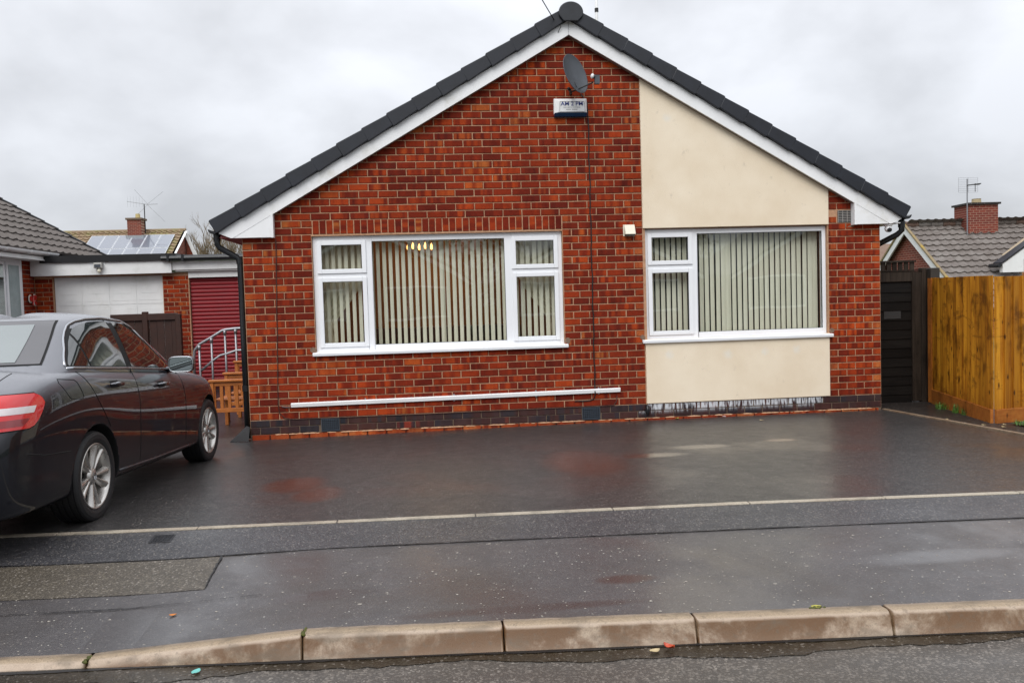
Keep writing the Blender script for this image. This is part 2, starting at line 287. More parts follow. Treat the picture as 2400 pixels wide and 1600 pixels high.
def asphalt(name, base=(0.032, 0.030, 0.031), spec=(0.14, 0.13, 0.12), rough=0.42, coat=0.0, wetspots=(), wet_scale=1.3, wet=0.5, speck=0.35, scale=230, brown=None, gum=0.0, bmp=0.5):
    t = NT(name); p = t.pos(); X = t.xyz(p); flat = t.comb(X[0], X[1], 0.0)
    v = t.N.new('ShaderNodeTexVoronoi'); v.inputs['Scale'].default_value = scale; t.L.new(flat, v.inputs['Vector'])
    ch = t.xyz(v.outputs['Color']); big = t.noise(flat, 0.9, 5, 0.6); mid = t.noise(flat, 6, 5, 0.65)
    c = t.mix(t.math('MULTIPLY', t.sm(ch[0], 0.55, 1.0), speck), base, spec)
    c = t.mix(t.math('MULTIPLY', t.sm(ch[1], 0.93, 0.97), speck * 0.8), c, (0.36, 0.32, 0.28))
    c = t.mix(t.math('MULTIPLY', t.sm(mid, 0.4, 0.7), 0.35), c, tuple(a * 0.5 for a in base))
    if brown: c = t.mix(t.math('MULTIPLY', t.sm(big, 0.42, 0.68), 0.55), c, brown)
    if gum:
        g = t.N.new('ShaderNodeTexVoronoi'); g.inputs['Scale'].default_value = 9; g.inputs['Randomness'].default_value = 1; t.L.new(t.mul(flat, (0.8, 1.0, 1)), g.inputs['Vector'])
        gc = t.xyz(g.outputs['Color']); msk = t.math('MULTIPLY', t.math('LESS_THAN', t.math('MULTIPLY_ADD', t.noise(flat, 60, 2), 0.06, g.outputs['Distance']), t.math('MULTIPLY_ADD', gc[1], 0.07, 0.05)), t.math('GREATER_THAN', gc[0], 1 - gum))
        c = t.mix(t.math('MULTIPLY', msk, 0.7), c, (0.36, 0.33, 0.28))
        g2 = t.N.new('ShaderNodeTexVoronoi'); g2.inputs['Scale'].default_value = 34; t.L.new(flat, g2.inputs['Vector']); gc2 = t.xyz(g2.outputs['Color'])
        m2 = t.math('MULTIPLY', t.math('LESS_THAN', g2.outputs['Distance'], 0.16), t.math('GREATER_THAN', gc2[0], 1 - gum * 0.5)); c = t.mix(t.math('MULTIPLY', m2, 0.7), c, (0.5, 0.48, 0.42))
    wn = t.noise(flat, wet_scale, 4, 0.55, 0.4); wm = t.math('MULTIPLY', t.sm(wn, 0.48, 0.66), wet)
    for (cx, cy, rx, ry, a, tint) in wetspots:
        d = t.math('ADD', t.math('POWER', t.math('DIVIDE', t.math('SUBTRACT', X[0], cx), rx), 2.0), t.math('POWER', t.math('DIVIDE', t.math('SUBTRACT', X[1], cy), ry), 2.0))
        d = t.math('MULTIPLY_ADD', t.math('SUBTRACT', t.noise(flat, 7, 4, 0.6), 0.5), 0.8, d)
        sp_m = t.math('MULTIPLY', t.math('SUBTRACT', 1.0, t.sm(d, 0.05, 1.5)), a); wm = t.math('MAXIMUM', wm, sp_m)
        if tint: c = t.mix(t.math('MULTIPLY', sp_m, 0.62), c, tint)
    c = t.mix(t.math('MULTIPLY', wm, 0.35), c, tuple(a * 0.45 for a in base))
    t.set('Base Color', c); t.set('Roughness', t.math('MULTIPLY_ADD', mid, 0.22, rough - 0.11, clamp=True)); t.set('Specular IOR Level', 0.5)
    t.set('Coat Weight', wm); t.set('Coat Roughness', t.math('MULTIPLY_ADD', mid, 0.12, 0.14)); t.set('Coat IOR', 1.45)
    hb = t.math('ADD', t.math('MULTIPLY', t.noise(flat, scale * 0.55, 3, 0.6), 0.6), t.math('MULTIPLY', v.outputs['Distance'], -0.4))
    hb2 = t.math('ADD', hb, t.math('MULTIPLY', t.noise(flat, 11, 3), 1.2))
    t.bump(hb2, bmp, 0.004); return t.m
RED_BROWN = (0.066, 0.018, 0.008)  # red-brown tint mixed into the base colour at some drive spots
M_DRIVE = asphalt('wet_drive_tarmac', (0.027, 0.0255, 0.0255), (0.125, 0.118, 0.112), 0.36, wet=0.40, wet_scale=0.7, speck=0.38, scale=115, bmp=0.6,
                  wetspots=((1.0, -3.05, 0.26, 0.34, 1.0, RED_BROWN), (1.25, -3.50, 0.20, 0.30, 0.9, RED_BROWN), (3.5, -2.75, 0.36, 0.70, 0.95, RED_BROWN), (4.15, -2.6, 0.34, 0.13, 1.0, None), (4.75, -2.25, 0.32, 0.13, 1.0, None), (5.62, -2.08, 0.17, 0.10, 1.0, RED_BROWN)))
M_STRIP = asphalt('newer_pavement_tarmac', (0.036, 0.035, 0.038), (0.125, 0.122, 0.126), 0.40, wet=0.2, speck=0.5, scale=120, bmp=0.8)
M_PAVE = asphalt('old_wet_pavement_tarmac', (0.068, 0.063, 0.064), (0.13, 0.122, 0.115), 0.32, wet=0.9, wet_scale=1.0, speck=0.28, scale=150, gum=0.22, brown=(0.042, 0.032, 0.024), bmp=0.5,
                 wetspots=((1.55, -5.75, 0.30, 0.07, 1.0, (0.02, 0.012, 0.010)), (3.15, -5.82, 0.16, 0.06, 1.0, (0.04, 0.010, 0.005)), (4.9, -5.8, 0.5, 0.10, 0.9, None), (2.6, -6.1, 0.6, 0.05, 0.9, (0.03, 0.014, 0.010))))
M_PATCH = asphalt('buff_patch_tarmac', (0.058, 0.048, 0.036), (0.17, 0.145, 0.11), 0.5, wet=0.1, speck=0.6, scale=115)
M_ROAD = asphalt('road_tarmac', (0.060, 0.053, 0.046), (0.24, 0.21, 0.18), 0.42, wet=0.3, speck=0.55, scale=100, brown=(0.05, 0.038, 0.026))
M_GUTTER = asphalt('silty_gutter', (0.018, 0.013, 0.007), (0.08, 0.07, 0.05), 0.30, wet=0.8, wet_scale=2.2, speck=0.4, scale=100, brown=(0.026, 0.017, 0.007))
M_SOIL = asphalt('dark_soil', (0.013, 0.009, 0.007), (0.04, 0.028, 0.020), 0.6, wet=0.3, speck=0.3, scale=70)
M_YARD = asphalt('yard_tarmac', (0.022, 0.020, 0.021), (0.08, 0.075, 0.07), 0.34, wet=0.45, wet_scale=0.8, speck=0.25, scale=120)
M_GRASSBASE = plain('grass_base', (0.03, 0.055, 0.012), 0.8, 0.4, 12, bump=0.5, bscale=50)
M_GRASS = plain('grass_blades', (0.075, 0.17, 0.022), 0.55, 0.45, 9)
def concrete(name, col, stain=(0.12, 0.055, 0.02), amt=0.6, sc=1.0, face=False):
    t = NT(name); p = t.pos(); n = t.noise(p, 2.6 * sc, 6, 0.68, 0.3); f = t.noise(p, 160, 3, 0.7); X = t.xyz(p)
    c = t.mix(t.sm(f, 0.35, 0.7), tuple(a * 0.72 for a in col), tuple(a * 1.12 for a in col))
    mk = t.math('MULTIPLY', t.sm(n, 0.40, 0.60) if not face else t.sm(n, 0.34, 0.56), amt)
    if face:
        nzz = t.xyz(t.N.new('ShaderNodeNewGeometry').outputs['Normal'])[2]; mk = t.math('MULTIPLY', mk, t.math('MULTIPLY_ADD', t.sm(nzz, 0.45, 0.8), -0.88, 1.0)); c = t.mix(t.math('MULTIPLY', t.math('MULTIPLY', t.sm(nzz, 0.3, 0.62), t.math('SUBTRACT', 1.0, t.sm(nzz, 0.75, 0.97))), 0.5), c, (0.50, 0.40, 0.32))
    c = t.mix(mk, c, stain)
    n2 = t.noise(t.mul(p, (3.5, 6, 9)), 1.4, 5, 0.6); c = t.mix(t.math('MULTIPLY', t.sm(n2, 0.47, 0.66), 0.55), c, tuple(a * 0.36 for a in col)); c = t.mix(t.math('MULTIPLY', t.sm(t.noise(p, 34, 4, 0.7), 0.56, 0.66), 0.4), c, tuple(a * 0.3 for a in col))
    t.set('Base Color', c); t.set('Roughness', t.math('MULTIPLY_ADD', n, 0.3, 0.4)); t.bump(f, 0.4, 0.003); return t.m
M_KERB = concrete('kerb_concrete', (0.33, 0.25, 0.165), stain=(0.105, 0.046, 0.012), amt=0.95, sc=1.3, face=True)
M_EDGE = concrete('edging_concrete', (0.42, 0.37, 0.29), amt=0.25)
M_EDGE2 = concrete('edging_concrete_brown', (0.30, 0.22, 0.15), amt=0.4)
M_MOSS = plain('moss', (0.06, 0.065, 0.008), 0.8, 0.4, 40)

def sheet(name, xs, yf0, yf1, zf, mat, nx, ny, dz=0.0, kind='structure', **kw):
    mb = MB(); P = []
    for j in range(ny + 1):
        row = []
        for i in range(nx + 1):
            x = lerp(xs[0], xs[1], i / nx); y = lerp(yf0(x), yf1(x), j / ny); row.append((x, y, zf(x, y) + dz))
        P.append(row)
    mb.grid(P); return obj(name, mb, mat, kind=kind, recalc=False, **kw)
def skirtless(name, mb, mat): return obj(name, mb, mat, kind='structure')
obj('ground', MB().add([(-400, -400, -0.42), (400, -400, -0.42), (400, 400, -0.42), (-400, 400, -0.42)], [(0, 1, 2, 3)]), M_GRASSBASE, kind='structure')
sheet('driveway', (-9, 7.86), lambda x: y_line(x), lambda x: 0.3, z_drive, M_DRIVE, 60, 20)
sheet('side_yard', (-9, 0.1), lambda x: 0.3, lambda x: 12, lambda x, y: z_drive(x, 0), M_YARD, 8, 8)
sheet('back_ground', (0.0, 30), lambda x: 0.25 if x < 7.9 else -1.0, lambda x: 18, lambda x, y: -0.3, M_GRASSBASE, 20, 6)
sheet('pavement', (-12, 16), lambda x: y_line(x), y_kback, z_pave, M_PAVE, 112, 8)
SEAM = lambda x: -4.925 - 0.0655 * x
sheet('pavement_strip', (-12, 16), lambda x: y_line(x) + 0.0, SEAM, z_pave, M_STRIP, 112, 4, 0.004)
def patch_poly():
    mb = MB(); P = []
    for j in range(7):
        row = []
        for i in range(21):
            v = j / 6; xr = lerp(0.887, 0.915, v); x = lerp(-4.5, xr, i / 20); y = lerp(SEAM(x) - 0.012, -5.415 - 0.068 * x, v); row.append((x, y, z_pave(x, y) + 0.003))
        P.append(row)
    mb.grid(P); return mb
obj('pavement_patch', patch_poly(), M_PATCH, kind='structure', recalc=False)
# ragged dark joints between the tarmac areas
M_CRACK_SHADE = plain('tar_joint_kerb_shade', (0.008, 0.007, 0.007), 0.5)
def crack(name, pts, width, seed, gap=0.25):
    rr = random.Random(seed); mb = MB(); prev = None
    for a, b in zip(pts[:-1], pts[1:]):
        a = Vector(a); b = Vector(b); n = max(2, int((b - a).length / 0.035)); d = (b - a).normalized(); q = Vector((-d.y, d.x))
        for i in range(n):
            p0 = a.lerp(b, i / n); p1 = a.lerp(b, (i + 1.02) / n)
            ww = width * (0.3 + 0.9 * (0.5 + 0.5 * math.sin(i * 0.21 + seed) * math.sin(i * 0.067 + 2 * seed))) * rr.uniform(0.7, 1.2)
            if rr.random() < gap and ww < width * 0.6: continue
            o = q * rr.uniform(-0.0025, 0.0025); c = [p0 + q * ww / 2 + o, p1 + q * ww / 2 + o, p1 - q * ww / 2 + o, p0 - q * ww / 2 + o]
            mb.add([(v.x, v.y, z_pave(v.x, v.y) + 0.0075) for v in c], [(0, 1, 2, 3)])
    return obj(name, mb, M_CRACK_SHADE, kind='structure', recalc=False)
crack('tarmac_joint', [(-3, SEAM(-3)), (9, SEAM(9))], 0.008, 3, 0.55)
crack('tarmac_joint', [(0.887, SEAM(0.887) - 0.01), (0.915, -5.477)], 0.012, 5, 0.0)
crack('tarmac_joint', [(-0.1, -5.60), (1.25, -5.66)], 0.009, 8)
sheet('road', (-40, 45), lambda x: y_kback(x) - 0.09, lambda x: -14.5, z_road, M_ROAD, 60, 14)
def gutterstrip():
    mb = MB(); rr = random.Random(4); P = [[], [], []]
    for i in range(401):
        x = lerp(-8, 14, i / 400); wv = 0.135 + 0.035 * math.sin(x * 2.3) + 0.02 * math.sin(x * 7.1 + 1) + rr.uniform(-0.012, 0.012)
        for j, v in enumerate((0.0, 0.5, 1.0)):
            y = y_kback(x) - 0.10 - wv * v; P[j].append((x, y, z_road(x, y) + 0.004))
    mb.grid(P); return mb
obj('road_gutter', gutterstrip(), M_GUTTER, kind='structure', recalc=False)
sheet('far_pavement', (-40, 45), lambda x: -14.5, lambda x: -16.6, lambda x, y: -0.2, M_STRIP, 10, 2)
sheet('front_lawn', (-40, 45), lambda x: -16.6, lambda x: -60, lambda x, y: -0.21, M_GRASSBASE, 4, 4)
sheet('soil_strip', (7.93, 9.6), lambda x: -4.9, lambda x: 1.4, lambda x, y: z_drive(7.8, y) - 0.012, M_SOIL, 4, 20)
sheet('lawn', (8.36, 16), lambda x: -4.7, lambda x: -1.72 + (x - 8.3) * 0.22, lambda x, y: z_drive(7.8, y) + 0.005, M_GRASSBASE, 10, 10)

def shadestrip():  # dark strip at the kerb foot: shade and wet put into its colour
    mb = MB(); rr = random.Random(14); P = [[], []]
    for i in range(601):
        x = lerp(-8, 14, i / 600); wv = 0.020 + 0.006 * math.sin(x * 5.3) + rr.uniform(-0.004, 0.004)
        for j, v in enumerate((0.0, 1.0)): P[j].append((x, y_kback(x) - 0.118 - wv * v, z_road(x, y_kback(x) - 0.12) + 0.0075))
    mb.grid(P); return mb
obj('kerb_foot_shade_strip', shadestrip(), M_CRACK_SHADE, kind='structure', recalc=False)
gm = MB(); rr = random.Random(31)
for _ in range(1300):
    x = rr.uniform(-1.2, 7.5); v = rr.random(); v = v ** (0.6 if rr.random() < .5 else 1.5); y = lerp(SEAM(x) - 0.03, y_kback(x) + 0.02, v); sz = rr.uniform(0.0016, 0.0042) * (1.7 if rr.random() < .08 else 1)
    z = z_pave(x, y) + 0.001; a0 = rr.uniform(0, 3); ks = [(sz * rr.uniform(.7, 1.3) * math.cos(a0 + k * 2 * PI / 5) * 1.4, sz * rr.uniform(.7, 1.3) * math.sin(a0 + k * 2 * PI / 5)) for k in range(5)]
    gm.add([(x + a, y + b, z) for a, b in ks] + [(x, y, z + sz * .5)], [(k, (k + 1) % 5, 5) for k in range(5)])
for _ in range(420):
    x = rr.uniform(-1.0, 7.8); y = rr.uniform(-4.2, -0.1); sz = rr.uniform(0.002, 0.004); z = z_drive(x, y) + 0.001
    gm.add([(x - sz, y, z), (x, y - sz, z), (x + sz * 1.2, y, z), (x, y + sz, z), (x, y, z + sz * .6)], [(0, 1, 4), (1, 2, 4), (2, 3, 4), (3, 0, 4)])
obj('pale_grit', gm, plain('pale_grit', (0.30, 0.27, 0.23), 0.6, 0.3, 50), kind='stuff', recalc=False, label='pale grit and worn chips scattered over the wet tarmac')
# concrete edging units between drive and pavement (each 0.915 m)
edge_thing = thing('concrete_edging', 'thin straight line of pale concrete edging between drive and pavement', 'edging')
for i in range(-9, 13):
    x0 = 0.600 + i * 0.915 + 0.003; x1 = x0 + 0.908; mb = MB(); vs = []
    for (x, yy) in ((x0, 0.0), (x1, 0.0), (x1, 0.052), (x0, 0.052)):
        y = y_line(x) - 0.026 + yy; vs.append((x, y, z_drive(x, y_line(x)) + 0.010 + random.uniform(-0.001, 0.001)))
    vs2 = [(a, b, c - 0.1) for a, b, c in vs]; mb.add(vs + vs2, [(0, 1, 2, 3), (4, 7, 6, 5), (0, 4, 5, 1), (1, 5, 6, 2), (2, 6, 7, 3), (3, 7, 4, 0)])
    obj('edging_unit', mb, M_EDGE, edge_thing, bevel=0.003)
edge2 = thing('concrete_edging', 'narrow brownish edging running from house corner along the right of drive', 'edging')
for i in range(6):
    y1 = -0.02 - i * 0.8; y0 = y1 - 0.793; xa = 7.862 + (-y1) * 0.016; xb = 7.862 + (-y0) * 0.016
    zz = [z_drive(7.8, y) + 0.014 for y in (y0, y1)]; mb = MB()
    vs = [(xb, y0, zz[0]), (xb + 0.045, y0, zz[0]), (xa + 0.045, y1, zz[1]), (xa, y1, zz[1])]; vs2 = [(a, b, c - 0.1) for a, b, c in vs]
    mb.add(vs + vs2, [(0, 1, 2, 3), (4, 7, 6, 5), (0, 4, 5, 1), (1, 5, 6, 2), (2, 6, 7, 3), (3, 7, 4, 0)]); obj('edging_unit', mb, M_EDGE2, edge2, bevel=0.003)

# ------------------------------------------------------------------ kerb blocks
kerb_thing = thing('roadside_kerb', 'stained concrete kerb of long half-battered blocks dropping low at its left end', 'kerb')
def kerb(x0, x1):
    prof = [(0.0, -0.25), (0.0, 0.0), (-0.060, 0.002), (-0.078, -0.006), (-0.088, -0.020), (-0.112, -0.108), (-0.126, -0.120), (-0.126, -0.25)]
    xs = [x0, x0 + 0.006, x0 + 0.014] + [lerp(x0 + 0.014, x1 - 0.014, i / 9) for i in range(1, 9)] + [x1 - 0.014, x1 - 0.006, x1]
    rows = []
    for i, x in enumerate(xs):
        e = 1 - (0.010 if i in (0, len(xs) - 1) else (0.003 if i in (1, len(xs) - 2) else 0)) / 0.1; row = []
        up = z_ktop(x) - (-0.274)            # height of the upstand here
        for (a, b) in prof:
            wob = 0.0018 * math.sin(x * 31 + b * 60) + random.uniform(-0.0008, 0.0008)
            bb = b * e + (b == 0) * 0 - (0.006 if i in (0, len(xs) - 1) and b > -0.03 else 0)
            if -0.119 < b < -0.02: bb = max(b, -0.25) * min(1, up / 0.108)
            row.append((x, y_kback(x) + a * e + wob, z_ktop(x) + bb + wob * 0.4))
        rows.append(row)
    mb = MB(); mb.grid(rows); n = len(prof); mb.f.append(tuple(range(n))); mb.m.append(0); b0 = (len(xs) - 1) * n; mb.f.append(tuple(b0 + i for i in range(n - 1, -1, -1))); mb.m.append(0)
    return mb
kx = [-5.9, -4.98, -4.06, -3.14, -2.22, -1.30, -0.38, 0.575, 1.549, 2.464, 3.352, 4.262, 5.18, 6.10, 7.01, 7.93, 8.84]
for i, (a, b) in enumerate(zip(kx[:-1], kx[1:])):
    o = obj('kerb_block', kerb(a + 0.003, b - 0.004), M_KERB, kerb_thing); o.rotation_euler = (0, 0, 0); o.location = (0, random.uniform(-0.003, 0.003), random.uniform(-0.002, 0.002))
    for p in o.data.polygons: p.use_smooth = True
for (x, y) in ((0.575, -0.06), (1.549, -0.03), (3.95, 0.0)):
    mb = MB(); rr = random.Random(int(x * 10))
    for k in range(14):
        px = x + rr.uniform(-0.007, 0.007) + (rr.uniform(-0.03, 0.03) if x > 3.9 else 0); py = y_kback(x) + y + rr.uniform(-0.05, 0.025) * (0.3 if x > 3.9 else 1)
        mb.lathe([(0.001, 0.004), (0.006, 0.002), (0.008, -0.006)], 6, Matrix.Translation((px, py, z_ktop(x) + 0.001)))
    obj('moss_tuft', mb, M_MOSS, kind='stuff', label='moss growing in the kerb joints', smooth=True)

# ------------------------------------------------------------------ main bungalow
BW, BH = 0.2286, 0.0838
XL, XC0, XC1, XRr = 0.0, 4.80, 7.18, 7.863
XA = 3.93; TAN = 0.58
def z_low(x): return 4.477 - TAN * abs(x - XA)        # lower edge of the bargeboard
house = thing('brick_bungalow', 'red brick gable-fronted bungalow with cream render panel and dark tiled roof', 'bungalow')
wall = MB()
def wpiece(x0, x1, z0, z1): wall.box(x0, x1, 0.0, 0.24, z0, z1)
wpiece(0, 0.80, -0.6, 2.16); wpiece(0.80, 3.80, -0.6, 0.78); wpiece(3.80, XC0 + 0.03, -0.6, 2.16)
wpiece(XC0 + 0.03, 7.17, -0.6, 0.80); wpiece(7.17, XRr, -0.6, 2.16)
wall.prism([(0, 2.16), (XRr, 2.16), (XRr, z_low(XRr) + 0.14), (XA, z_low(XA) + 0.12), (0, z_low(0) + 0.14)], 0.0, 0.24)
obj('back_wall', MB().prism([(0, -0.6), (XRr, -0.6), (XRr, 2.2), (XA, 4.5), (0, 2.2)], 8.76, 9.0), M_FB, house)
obj('wall', wall, [M_MO], house)
obj('side_wall', MB().box(0.003, 0.24, 0.245, 8.755, -0.6, 2.2), M_FBY, house); obj('side_wall', MB().box(XRr - 0.24, XRr - 0.003, 0.245, 8.755, -0.6, 2.2), M_FBY, house)

rb = random.Random(11)
BRK = {}
def brick_mesh(wd, ht, dp, mat, var):
    key = (round(wd, 3), round(ht, 3), dp, mat.name, var)
    if key in BRK: return BRK[key]
    r2 = random.Random(hash((round(wd, 3), var)) & 0xffff); c = 0.0035; mb = MB()
    def q(a): return a + r2.uniform(-0.0012, 0.0012)
    w2, h2 = wd / 2, ht / 2
    back = [(-w2, dp, -h2), (w2, dp, -h2), (w2, dp, h2), (-w2, dp, h2)]
    mid = [(q(-w2), 0.003, q(-h2)), (q(w2), 0.003, q(-h2)), (q(w2), 0.003, q(h2)), (q(-w2), 0.003, q(h2))]
    fr = [(m[0] * (1 - c / w2), q(0) * 0.4, m[2] * (1 - c / h2)) for m in mid]
    fs = [(8, 9, 10, 11)] + [(i, (i + 1) % 4, (i + 1) % 4 + 4, i + 4) for i in range(4)] + [(i + 4, (i + 1) % 4 + 4, (i + 1) % 4 + 8, i + 8) for i in range(4)]
    mb.add(back + mid + fr, fs); me = mb.mesh('brick', mat); BRK[key] = me; return me
def bricks_out(lst, parent, limit, M_wall=Matrix.Identity(4), front=-0.0065, dp=0.017, name='brick', sname='bricks'):
    """lst: (cx, cz, w, h, mat[, extra front]) in the wall plane; the nearest/largest become parts, the rest one joined part"""
    def key(b):
        p = M_wall @ Vector((b[0], 0, b[1])); return (p - CAMP).length / math.sqrt(b[2] * b[3])
    lst = sorted(lst, key=key); rest = {}
    for i, b in enumerate(lst):
        cx, cz, wd, ht, mat = b[:5]; ex = b[5] if len(b) > 5 else 0.0
        me = brick_mesh(wd, ht, dp + ex, mat, rb.randrange(4))
        L_ = Matrix.Translation((cx + rb.uniform(-0.0012, 0.0012), front - ex + rb.uniform(-0.0012, 0.0012), cz + rb.uniform(-0.0012, 0.0012))) @ Matrix.Rotation(rb.uniform(-0.006, 0.006), 4, 'Y') @ Matrix.Rotation(rb.uniform(-0.006, 0.006), 4, 'X')
        Wm = M_wall @ L_
        if i < limit:
            o = bpy.data.objects.new(name, me); COL.objects.link(o); o.parent = parent; o.matrix_local = Wm
        else: rest.setdefault(0, []).append((me, Wm, mat))
    for _, items in rest.items():
        mb = MB(); mats = []
        for me, Wm, mat in items:
            if mat not in mats: mats.append(mat)
            mb.add([Wm @ v.co for v in me.vertices], [tuple(p.vertices) for p in me.polygons], mats.index(mat))
        obj(sname, mb, mats, parent, kind='stuff', recalc=False)
J = 0.0115
def row_cells(x0, x1, par, x_off=0.0, unit=BW):
    """brick intervals between x0 and x1 with joints at multiples of unit (+half on even rows)"""
    xs = [x0]; ph = 0.5 * unit if par == 0 else 0.0; n = math.ceil((x0 - x_off - ph) / unit + 1e-6)
    while True:
        j = x_off + ph + n * unit
        if j >= x1 - 0.03: break
        if j > x0 + 0.03: xs.append(j)
        n += 1
    xs.append(x1); return list(zip(xs[:-1], xs[1:]))
LWX0, LWX1, LWZ0, LWZ1 = 0.80, 3.80, 0.78, 2.16
bl = []
for k in range(0, 54):
    z0, z1 = k * BH, (k + 1) * BH; par = k % 2; zc = (z0 + z1) / 2
    def add(x0, x1, off=0.0, ends=()):
        for a, b in row_cells(x0, x1, par, off):
            lo = min(z_low(a), z_low(b)) + 0.10
            if max(z_low(a), z_low(b), z_low(XA) if a < XA < b else -9) + 0.05 < z0: continue
            if z1 > min(z_low(a), z_low(b)) + 0.28: continue
            wd = b - a - J
            if wd < 0.02: continue
            mt = M_BR
            if wd < 0.125 and rb.random() < 0.72: mt = M_BH
            bl.append(((a + b) / 2, zc, wd, BH - J, mt))
    if z1 <= LWZ0 + 0.005 or z0 > 28 * BH - 0.01: add(0, XC0)
    else:
        sold = z0 >= 26 * BH - 0.01
        add(0, LWX0 + (0.015 if sold else 0.0)); 
        # right of the window the joints are shifted a little
        x0 = LWX1; cuts = [x0, 3.915, 4.115, 4.343, 4.572, XC0] if par == 1 else [x0, 4.0, 4.229, 4.457, 4.686, XC0]
        for a, b in zip(cuts[:-1], cuts[1:]):
            mt = M_BH if (b - a) < 0.13 and rb.random() < 0.7 else M_BR; bl.append(((a + b) / 2, zc, b - a - J, BH - J, mt))
    # right-hand pillar
    if True:
        for a, b in row_cells(XC1, XRr, par, XC1):
            if z1 > z_low(a) + 0.26 or z0 > z_low(a) + 0.05: continue
            if 7.29 < (a + b) / 2 < 7.55 and 2.17 < zc < 2.36: continue
            wd = b - a - J; bl.append(((a + b) / 2, zc, wd, BH - J, M_BH if wd < 0.125 and rb.random() < 0.7 else M_BR))
# soldier course over the left window
ns = 37; sw = (3.80 - 0.815) / ns
for i in range(ns): bl.append((0.815 + (i + 0.5) * sw, 27 * BH, sw - J, 2 * BH - J * 0.9, M_BS))
# two dark courses and the stepped footing course, air bricks left out
for k in (-1, -2):
    for a, b in row_cells(0, XRr, (k % 2)):
        for (v0, v1) in ((0.825, 1.045), (3.985, 4.215)):
            if a < v0 < b and b <= v1 + 0.12: b = v0
            elif a < v1 < b and a >= v0 - 0.12: a = v1
            elif a >= v0 and b <= v1: a = b
        if b - a < 0.04: continue
        bl.append(((a + b) / 2, (k + 0.5) * BH, b - a - J, BH - J * 0.8, M_BDS if XC0 < (a + b) / 2 < XC1 - 0.15 else M_BD, 0.004))
for a, b in row_cells(0.02, XRr - 0.05, 1): bl.append(((a + b) / 2, -2.58 * BH, b - a - 0.008, BH, M_BF, 0.028))
bricks_out(bl, house, 300)
obj('plinth_mortar', MB().box(0.002, XRr - 0.002, -0.002, 0.001, -0.6, -0.003), M_MOD, house)
# ragged mortar line on the footing
mb = MB(); rr = random.Random(5)
for i in range(150):
    x = rr.uniform(0.3, 7.7); s = rr.uniform(0.008, 0.03); mb.lathe([(0.001, s * 0.35), (s * 0.7, s * 0.2), (s, -0.002)], 6, Matrix.Translation((x, -0.012 - rr.random() * 0.015, -2.08 * BH)) @ Matrix.Scale(2.2, 4, (1, 0, 0)))
obj('mortar_droppings', mb, M_MO, house, kind='stuff')
# cream render panel, above and below the right-hand window
obj('render_panel', MB().box(XC0 + 0.005, XC1 - 0.004, -0.022, 0.001, 0.004, 0.80), M_RENDER, house, bevel=0.004, label='cream roughcast render panel below the right window')
rp_ = MB(); rp_.prism([(XC0, 2.165), (XC1, 2.165), (XC1, z_low(XC1) + 0.08), (XC0, z_low(XC0) + 0.08)], -0.022, 0.001)
obj('render_panel', rp_, M_RENDER, house, bevel=0.004, label='cream roughcast render panel above the right window')

# ---- windows
def window(name, label, xs, zs, frames, sill, front=0.045):
    """frames: list of (x0,x1,z0,z1,kind) opening lights"""
    x0, x1 = xs; z0, z1 = zs
    w_ = obj(name, window_frame(x0, x1, z0, z1, frames, front), M_UPVC, house, bevel=0.004, seg=2, label=label)
    for (a, b, c, d, kd) in frames:
        if kd == 'sash':
            s = 0.052; mb = MB(); f = front - 0.016
            mb.box(a, a + s, f, front + 0.03, c, d); mb.box(b - s, b, f, front + 0.03, c, d); mb.box(a + s, b - s, f, front + 0.03, c, c + s); mb.box(a + s, b - s, f, front + 0.03, d - s, d)
            obj('sash', mb, M_UPVC, w_, bevel=0.005, seg=2); g = (a + s - 0.004, b - s + 0.004, c + s - 0.004, d - s + 0.004)
        else: g = (a - 0.002, b + 0.002, c - 0.002, d + 0.002)
        mb = MB(); t_ = 0.007
        mb.box(g[0] - 0.002, g[0] + t_, front + 0.004, front + 0.02, g[2], g[3]); mb.box(g[1] - t_, g[1] + 0.002, front + 0.004, front + 0.02, g[2], g[3])
        mb.box(g[0] + t_, g[1] - t_, front + 0.004, front + 0.02, g[2] - 0.002, g[2] + t_); mb.box(g[0] + t_, g[1] - t_, front + 0.004, front + 0.02, g[3] - t_, g[3] + 0.002)
        obj('gasket', mb, M_GASKET, w_)
        mb = MB(); mb.add([(g[0], front + 0.012, g[2]), (g[1], front + 0.012, g[2]), (g[1], front + 0.012, g[3]), (g[0], front + 0.012, g[3])], [(0, 1, 2, 3)])
        obj('pane', mb, M_GLASS, w_, recalc=False)
    mb = MB(); a, b, zt = sill; mb.prism([(-0.052, zt - 0.038), (-0.056, zt - 0.006), (-0.046, zt), (front + 0.01, zt + 0.012), (front + 0.01, zt - 0.012), (-0.040, zt - 0.030), (-0.040, zt - 0.038)], a, b, 'x')
    obj('sill', mb, M_UPVC, w_, bevel=0.002)
    return w_
